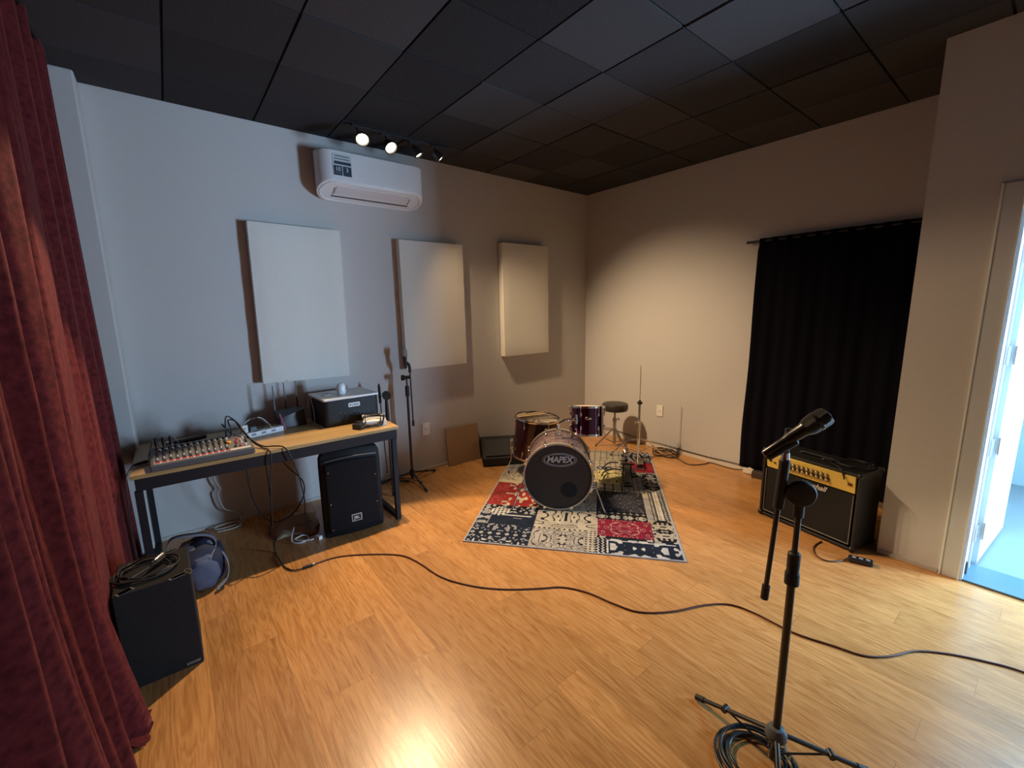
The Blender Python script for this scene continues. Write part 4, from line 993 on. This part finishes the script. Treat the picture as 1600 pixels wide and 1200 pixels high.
# small practice cymbal leaning / transparent stand base beyond hi-hat
# ---------------------------------------------------------------- cables on the right
cq = []
for k in range(100):
    a = k/100*2*math.pi*3.3; r = .11+.025*math.sin(k*.37)+.012*math.sin(k*.9)
    cq.append((-.14+r*1.0*math.cos(a)+.02*math.sin(k*.11), -1.24+r*.95*math.sin(a), .006+.006*(k//30)+.03*max(0, math.sin(a-.3))*(k > 60)))
cq += [(-.19, -1.42, .008), (-.24, -1.53, .006), (-.21, -1.60, .005), (-.11, -1.65, .005), (-.035, -1.67, .005), (-.05, -1.80, .005), (-.04, -1.90, .006), (-.05, -1.985, .03)]
cable('cable_coil', cq, .0048, 'loosely coiled dark cable on the floor by the right wall', k=3, material=mat('brown_cable', (.030, .022, .016), .5))
cable('cable', [(-.03, -.30, .075), (-.02, -.49, .085), (-.02, -.80, .055), (-.02, -1.1, .058), (-.022, -1.30, .055), (-.02, -1.6, .05), (-.02, -1.9, .055), (-.04, -2.03, .045)], .0042, 'dark cable running straight along the foot of the right wall', material=MATS['brown_cable'])
# wall socket block beneath curtain
wbk = thing('socket_block', 'small white socket block under the left corner of the black curtain', 'socket block', (-.04, -2.03, 0))
MB().box((0, 0, .03), (.06, .10, .05)).box((-.01, -.02, .04), (.05, .05, .055)).build('block_body', mat('ivory_plastic', (.70, .66, .60), .45), wbk, bevel=.004)
adp = thing('power_adapter', 'dark brown power adapter on the floor beside the guitar amplifier', 'adapter', (-.085, -2.13, 0), .2)
MB().box((0, 0, .03), (.065, .12, .058)).build('adapter_body', mat('adapter_brown', (.07, .05, .045), .5), adp, bevel=.006)
MB().box((-.01, -.075, .035), (.03, .035, .022)).build('adapter_plug', MATS['ivory_plastic'], adp, bevel=.002)

# ---------------------------------------------------------------- guitar amplifier
am_a = math.atan2(-.59, -.125)  # direction along the front (towards camera's right)
fdir = Vector((-.125, -.59, 0)).normalized(); fn_ = Vector((fdir.y, -fdir.x, 0))   # outward normal
if fn_.x > 0: fn_ = -fn_
aw, ad_, ah = .60, .25, .50
ac0 = Vector((-.785, -2.405, 0)); cen = ac0+fdir*aw/2-fn_*ad_/2
amp = thing('guitar_amplifier', 'black combo guitar amplifier with gold control panel before the curtain', 'amplifier', cen, math.atan2(fdir.y, fdir.x))
# local: +x along front to the right, front normal = local -y or +y
ln = Vector((fn_.dot(fdir), 0, 0)); sy = -1 if (Matrix.Rotation(math.atan2(fdir.y, fdir.x), 3, 'Z') @ Vector((0, -1, 0))).dot(fn_) > 0 else 1
F = sy*ad_/2
cab = MB(); th_ = .018
cab.box((-aw/2+th_/2, 0, ah/2+.008), (th_, ad_, ah-.016)); cab.box((aw/2-th_/2, 0, ah/2+.008), (th_, ad_, ah-.016))
cab.box((0, 0, ah-th_/2), (aw-.01, ad_, th_)); cab.box((0, 0, .008+th_/2), (aw-.01, ad_, th_)); cab.box((0, -sy*.02, ah/2), (aw-.03, ad_-.045, ah-.03))
cab.build('cabinet', M_tolex, amp, bevel=.006)
MB().box((0, F-sy*.012, .20), (aw-.06, .012, .325)).build('grille_cloth', M_grille, amp, bevel=.003)
pp = MB()
y_ = F-sy*.002
pp.cyl((-.27, y_, .045), (.27, y_, .045), .0035, n=8); pp.cyl((-.27, y_, .045), (-.27, y_, .36), .003, n=8); pp.cyl((.27, y_, .045), (.27, y_, .36), .003, n=8)
pp.build('piping', mat('grey_piping', (.20, .19, .16), .5), amp)
MB().box((0, F-sy*.010, .425), (aw-.055, .016, .108), (sy*-.12, 0, 0)).build('control_panel', M_gold, amp, bevel=.003)
MB().box((0, F-sy*.0015, .470), (aw-.07, .002, .012)).build('panel_stripe', mat('gold_bright', (.85, .66, .12), .35, .4), amp)
kn = MB().lathe([(.011, 0), (.010, .012), (.0075, .014)], 16, axis_m((0, 0, 0), (0, sy, 0))).build('knob', mat('amp_knob_gold', (.55, .45, .25), .3, .7), amp)
kb = MB().lathe([(.013, 0), (.013, .004)], 16, axis_m((0, 0, 0), (0, sy, 0))).build('knob_skirt', M_black, amp)
first_k = True
sgn = 1 if (Matrix.Rotation(math.atan2(fdir.y, fdir.x), 3, 'Z') @ Vector((1, 0, 0))).dot(fdir) > 0 else -1
for rrow, z in ((0, .437), (1, .410)):
    for c in range(11):
        x = -.175+c*.029+rrow*.004
        if first_k: a_, b_ = kn, kb; first_k = False
        else: a_ = kn.copy(); b_ = kb.copy(); COL.objects.link(a_); COL.objects.link(b_); a_.parent = amp; b_.parent = amp
        a_.location = (x, F+sy*.0, z); b_.location = (x, F-sy*.001, z)
MB().box((.245, F+sy*.001, .425), (.022, .008, .016)).build('power_switch', mat('switch_red', (.12, .02, .01), .3), amp, bevel=.001)
MB().cyl((-.245, F-sy*.004, .425), (-.245, F+sy*.003, .425), .009, n=14).cyl((-.215, F-sy*.004, .415), (-.215, F+sy*.003, .415), .006, n=14).build('input_jack', M_black, amp)
text_mesh('Marshall', .046, mat('logo_white', (.75, .73, .70), .4), amp, (.040, F-sy*.003, .340), (math.pi/2, 0, 0 if sy < 0 else math.pi), 'logo', shear=.35, offset=.0008)
MB().box((0, 0, ah+.012), (.22, .028, .012)).box((-.11, 0, ah+.006), (.02, .034, .016)).box((.11, 0, ah+.006), (.02, .034, .016)).build('carry_handle', M_black, amp, bevel=.004)
for sx in (-1, 1):
    for z in (.018, ah-.012):
        for yy in (-1, 1):
            MB().sphere((sx*(aw/2-.010), yy*(ad_/2-.010), z), .020, 12, 8).build('corner_cap', M_black, amp)
for sx in (-1, 1):
    for yy in (-1, 1): MB().cyl((sx*.25, yy*.09, 0), (sx*.25, yy*.09, .012), .015, n=12).build('foot', M_rubber, amp)
cab_m = amp.matrix_basis
AM = Matrix.Translation(cen) @ Matrix.Rotation(math.atan2(fdir.y, fdir.x), 4, 'Z')
ring_ = []
for k in range(60):
    a = k/60*2*math.pi*2.2; ring_.append(AM @ Vector((.19+.085*math.cos(a)+.01*math.sin(k), sy*-.02+.085*math.sin(a), ah+.008+.010*k/60)))
ring_ += [AM @ Vector((.10, sy*.05, ah+.015)), AM @ Vector((.14, sy*.10, ah+.012)), AM @ Vector((.19, sy*.126, ah+.004)), AM @ Vector((.22, sy*.14, ah-.05))]
cable('cable_coil', ring_, .0042, 'thin black cable coiled on top of the guitar amplifier', k=3)
jp = plug(AM @ Vector((.045, sy*.045, ah+.010)), AM.to_3x3() @ Vector((1, .2, 0)), 'silver jack tip lying on the guitar amplifier', r=.007, L_=.06, name='jack_plug', group=None)

# foot switch and its cable
fs_ = thing('foot_switch', 'small black socket strip on the floor in front of the amplifier', 'power strip', (-1.0, -3.052, 0), math.radians(-72))
MB().box((0, 0, .016), (.115, .048, .030)).build('strip_body', M_black, fs_, bevel=.008)
for k in range(3):
    MB().cyl((-.032+k*.032, -.004, .031), (-.032+k*.032, -.004, .0335), .010, n=14).build('socket_face', mat('socket_shine', (.30, .30, .33), .2), fs_)
cable('cable', [(-.965, -3.00, .014), (-1.03, -2.99, .008), (-1.11, -2.945, .005), (-1.128, -2.90, .005), (-1.09, -2.85, .005), (-1.0, -2.82, .005), (-.90, -2.83, .005)], .004, 'reddish brown cable looping from the socket strip under the amplifier', material=mat('redbrown_cable', (.07, .018, .012), .45))

# long cable over the floor
fc_pts = [(-3.523, -.977), (-3.386, -.978), (-3.251, -1.046), (-3.065, -1.203), (-3.004, -1.345), (-2.963, -1.586), (-2.867, -1.772), (-2.749, -1.907), (-2.612, -2.014), (-2.497, -2.096), (-2.427, -2.218), (-2.392, -2.359), (-2.343, -2.479), (-2.218, -2.578), (-2.051, -2.656), (-1.948, -2.736), (-1.917, -2.846), (-1.916, -3.014), (-1.872, -3.15), (-1.835, -3.255), (-1.755, -3.325), (-1.635, -3.388), (-1.549, -3.478), (-1.484, -3.586), (-1.445, -3.689), (-1.43, -3.9), (-1.5, -4.2)]
cable('microphone_cable', [(x, y, .005) for x, y in fc_pts], .0042, 'long dark cable winding across the middle of the wooden floor', k=6, material=MATS['redbrown_cable'])
jn = thing('cable_connector', 'inline connector joining two cables in front of the table', 'connector', (-3.523, -.979, .010), math.radians(0))
MB().cyl((-.035, .002, 0), (.02, 0, 0), .009, n=14).build('connector_shell', M_black, jn); MB().cyl((.02, 0, 0), (.032, 0, 0), .0075, n=14).build('connector_tip', M_steel, jn)

# ---------------------------------------------------------------- microphone stands
def tripod(parent, z_hub, leg, angs, r=.008, foot_r=.011, brace=True):
    for a in angs:
        a = math.radians(a); d_ = Vector((math.cos(a), math.sin(a), 0))
        tip = d_*leg+Vector((0, 0, foot_r+.001))
        o_ = MB().loft([d_*.02+Vector((0, 0, z_hub)), tip-(tip-Vector((0, 0, z_hub))).normalized()*.015], r, 10).build('leg', M_blacksat, parent)
        MB().loft([tip-(tip-Vector((0, 0, z_hub))).normalized()*.035, tip], [foot_r, foot_r], 12).build('rubber_foot', M_rubber, o_)
        if brace:
            mid = d_*leg*.60+Vector((0, 0, z_hub*.44+.008))
            MB().loft([d_*.012+Vector((0, 0, z_hub-.085 if z_hub > .12 else z_hub*.35)), mid], .0035, 8).cyl(mid-Vector((-d_.y*.012, d_.x*.012, 0)), mid+Vector((-d_.y*.012, d_.x*.012, 0)), .0115, n=12).build('brace', M_steel if False else M_blacksat, o_)
# foreground stand
B = Vector((-2.615, -3.188, 0))
e = Vector((.3, -.954, 0)); vdir = Vector((B.x-CAM.x, B.y-CAM.y, 0)).normalized()
fg = thing('microphone_stand', 'black boom microphone stand in the foreground with its boom folded down', 'microphone stand', B)
tripod(fg, .118, .285, (84, -46, 205))
MB().lathe([(.013, .085), (.024, .095), (.032, .108), (.032, .124), (.022, .142), (.013, .146)], 20).build('hub', mat('hub_grey', (.10, .11, .12), .45), fg, bevel=.002)
MB().cyl((0, 0, .028), (0, 0, .06), .018, n=16).build('lower_collar', M_blacksat, fg)
MB().cyl((0, 0, .03), (0, 0, .70), .0115, n=20).build('lower_pole', M_blacksat, fg)
MB().lathe([(.013, .655), (.020, .66), (.020, .695), (.017, .70), (.0175, .76), (.012, .765)], 20).build('height_collar', M_rubber, fg)
MB().cyl((0, 0, .70), (0, 0, .94), .0085, n=18).build('upper_pole', M_blacksat, fg)
ck = Vector((0, 0, .955))
MB().lathe([(.036, -.012), (.040, -.006), (.040, .008), (.036, .014), (.02, .018)], 28, axis_m(ck-vdir*.004, -vdir+e*.35)).cyl((0, 0, .88), (0, 0, .94), .014, n=16).build('boom_clutch', M_rubber, fg, smooth=40)
def bp3(px_e, z, dv=-.01): return e*px_e+vdir*dv+Vector((0, 0, z))
bt, bb_ = bp3(-.042, 1.135), bp3(-.066, .590)
bdir = (bt-bb_).normalized()
MB().loft([bb_+bdir*.03, bt], .0075, 14).build('boom', M_blacksat, fg)
MB().loft([bb_, bb_+bdir*.045], .0115, 14).build('boom_end_cap', M_rubber, fg)
bc_ = bb_+bdir*.36
MB().loft([bc_-bdir*.055, bc_-bdir*.05, bc_+bdir*.10, bc_+bdir*.105], [.010, .0145, .0145, .010], 16).cyl(bc_+Vector((0, 0, 0)), Vector((0, 0, .955)), .012, n=12).build('boom_grip', M_rubber, fg)
MB().loft([bc_+bdir*.105, bc_+bdir*.125], [.012, .0095], 14).build('boom_thread', M_chrome, fg)
MB().cyl(bt-bdir*.02, bt+bdir*.012, .012, n=14).build('clip_joint', M_rubber, fg)
# clip and mic
ma = (bp3(.075, 1.222, .02)-bp3(-.085, 1.083, -.05)).normalized()
m0 = bp3(-.098, 1.072, -.055); 
cl_ = MB(); cp0 = m0+ma*.055-Vector((0, 0, .016)); cl_.loft([cp0-ma*.045, cp0-ma*.04, cp0+ma*.045, cp0+ma*.05], [.006, .012, .016, .010], 14); cl_.loft([cp0+ma*.01, bt], .009, 12)
cl_.build('microphone_clip', M_rubber, fg)
mc = thing('dynamic_microphone', 'black vocal microphone held in the foreground stand\'s clip', 'microphone', B+m0)
MA = axis_m((0, 0, 0), ma)
MB().lathe([(.009, 0), (.011, .004), (.0125, .06), (.0135, .07), (.017, .085), (.0185, .125), (.021, .130)], 26, MA).build('microphone_body', M_blacksat, mc)
MB().lathe([(.021, .130), (.0260, .142), (.0275, .160), (.0270, .190), (.0245, .198), (.012, .202), (.001, .203)], 28, MA).build('grille', mat('dark_mesh', (.03, .03, .03), .35, .5, bump=.9, bscale=900), mc)
MB().lathe([(.0262, .160), (.0280, .162), (.0280, .170), (.0262, .172)], 28, MA, cap=False).build('grille_band', M_blacksat, mc)
# cable coil at its foot
co = []
for k in range(170):
    a = k/170*2*math.pi*6; r = .092+.010*math.sin(k*.11)+.018*((k // 28) % 3-1)*.6
    co.append((B.x-.045+r*1.12*math.cos(a), B.y+.035+r*1.12*math.sin(a), .006+.0052*(k//28)*.9+.001*math.sin(k)))
cable('cable_coil', co, .0048, 'thick coil of dark cable on the floor around the foreground stand foot', k=3, material=mat('slate_cable', (.022, .026, .032), .35))

# stand by the back wall
B2 = Vector((-2.462, -.172, 0))
s2 = thing('microphone_stand', 'black boom microphone stand beside the table against the back wall', 'microphone stand', B2)
tripod(s2, .085, .29, (-92, 18, 151)); 
MB().lathe([(.013, .05), (.024, .07), (.028, .095), (.014, .12)], 18).build('hub', M_blacksat, s2)
MB().cyl((0, 0, .03), (0, 0, .80), .011, n=16).build('lower_pole', M_blacksat, s2)
MB().lathe([(.012, .78), (.018, .785), (.017, .87), (.012, .875)], 18).build('height_collar', M_rubber, s2)
MB().cyl((0, 0, .86), (0, 0, .94), .0075, n=14).build('upper_pole', M_blacksat, s2)
e2 = Vector((.87, -.49, 0))
MB().cyl(e2*-.045+Vector((0, 0, .945)), e2*-.015+Vector((0, 0, .945)), .024, n=20).cyl(e2*-.02+Vector((0, 0, .945)), e2*.035+Vector((0, 0, .95)), .015, n=14).build('boom_clutch', M_rubber, s2)
MB().loft([e2*.035+Vector((0, 0, .52)), e2*.032+Vector((0, 0, 1.0))], .0065, 12).build('boom', M_blacksat, s2)
MB().loft([e2*.035+Vector((0, 0, .515)), e2*.035+Vector((0, 0, .565))], .0105, 12).build('boom_end_cap', M_rubber, s2)
MB().loft(spline([e2*.032+Vector((0, 0, .99)), e2*.028+Vector((0, 0, 1.05)), e2*.008+Vector((0, 0, 1.075))], 6), .012, 12).build('microphone_clip', M_rubber, s2)
m2 = thing('condenser_microphone', 'black microphone with grey head upright on the stand by the wall', 'microphone', B2+Vector((0, 0, 1.03)))
A2 = axis_m((0, 0, 0), (-.05, 0, 1))
MB().lathe([(.011, 0), (.013, .004), (.016, .06), (.017, .09), (.021, .10)], 22, A2).build('microphone_body', M_black, m2)
MB().lathe([(.021, .10), (.025, .112), (.026, .145), (.022, .160), (.001, .165)], 24, A2).build('grille', mat('grey_mesh', (.32, .31, .30), .5, .4, bump=.8, bscale=900), m2)

# third stand behind the table end
B3 = Vector((-2.665, -.20, 0))
s3 = thing('microphone_stand', 'lower black microphone stand standing behind the table\'s right end', 'microphone stand', B3)
tripod(s3, .07, .17, (250, 130, 12), brace=False)
MB().cyl((0, 0, .02), (0, 0, .62), .008, n=14).build('lower_pole', M_blacksat, s3)
MB().lathe([(.010, .60), (.017, .605), (.015, .70), (.012, .78), (.010, .79)], 16).build('height_collar', M_rubber, s3)
MB().cyl(Vector((.012, .03, .82)), Vector((-.006, -.028, .82)), .034, n=24).build('boom_clutch', M_rubber, s3)
MB().loft([(-.045, .02, .76), (-.047, .02, .90)], .011, 12).loft([(-.047, .02, .90), (-.048, .02, .925)], [.011, .004], 12).build('boom_grip', M_rubber, s3)
MB().loft([(-.045, .02, .78), (-.03, .015, .16)], .0045, 10).sphere((-.03, .015, .155), .009, 10, 8).build('boom', M_blacksat, s3)
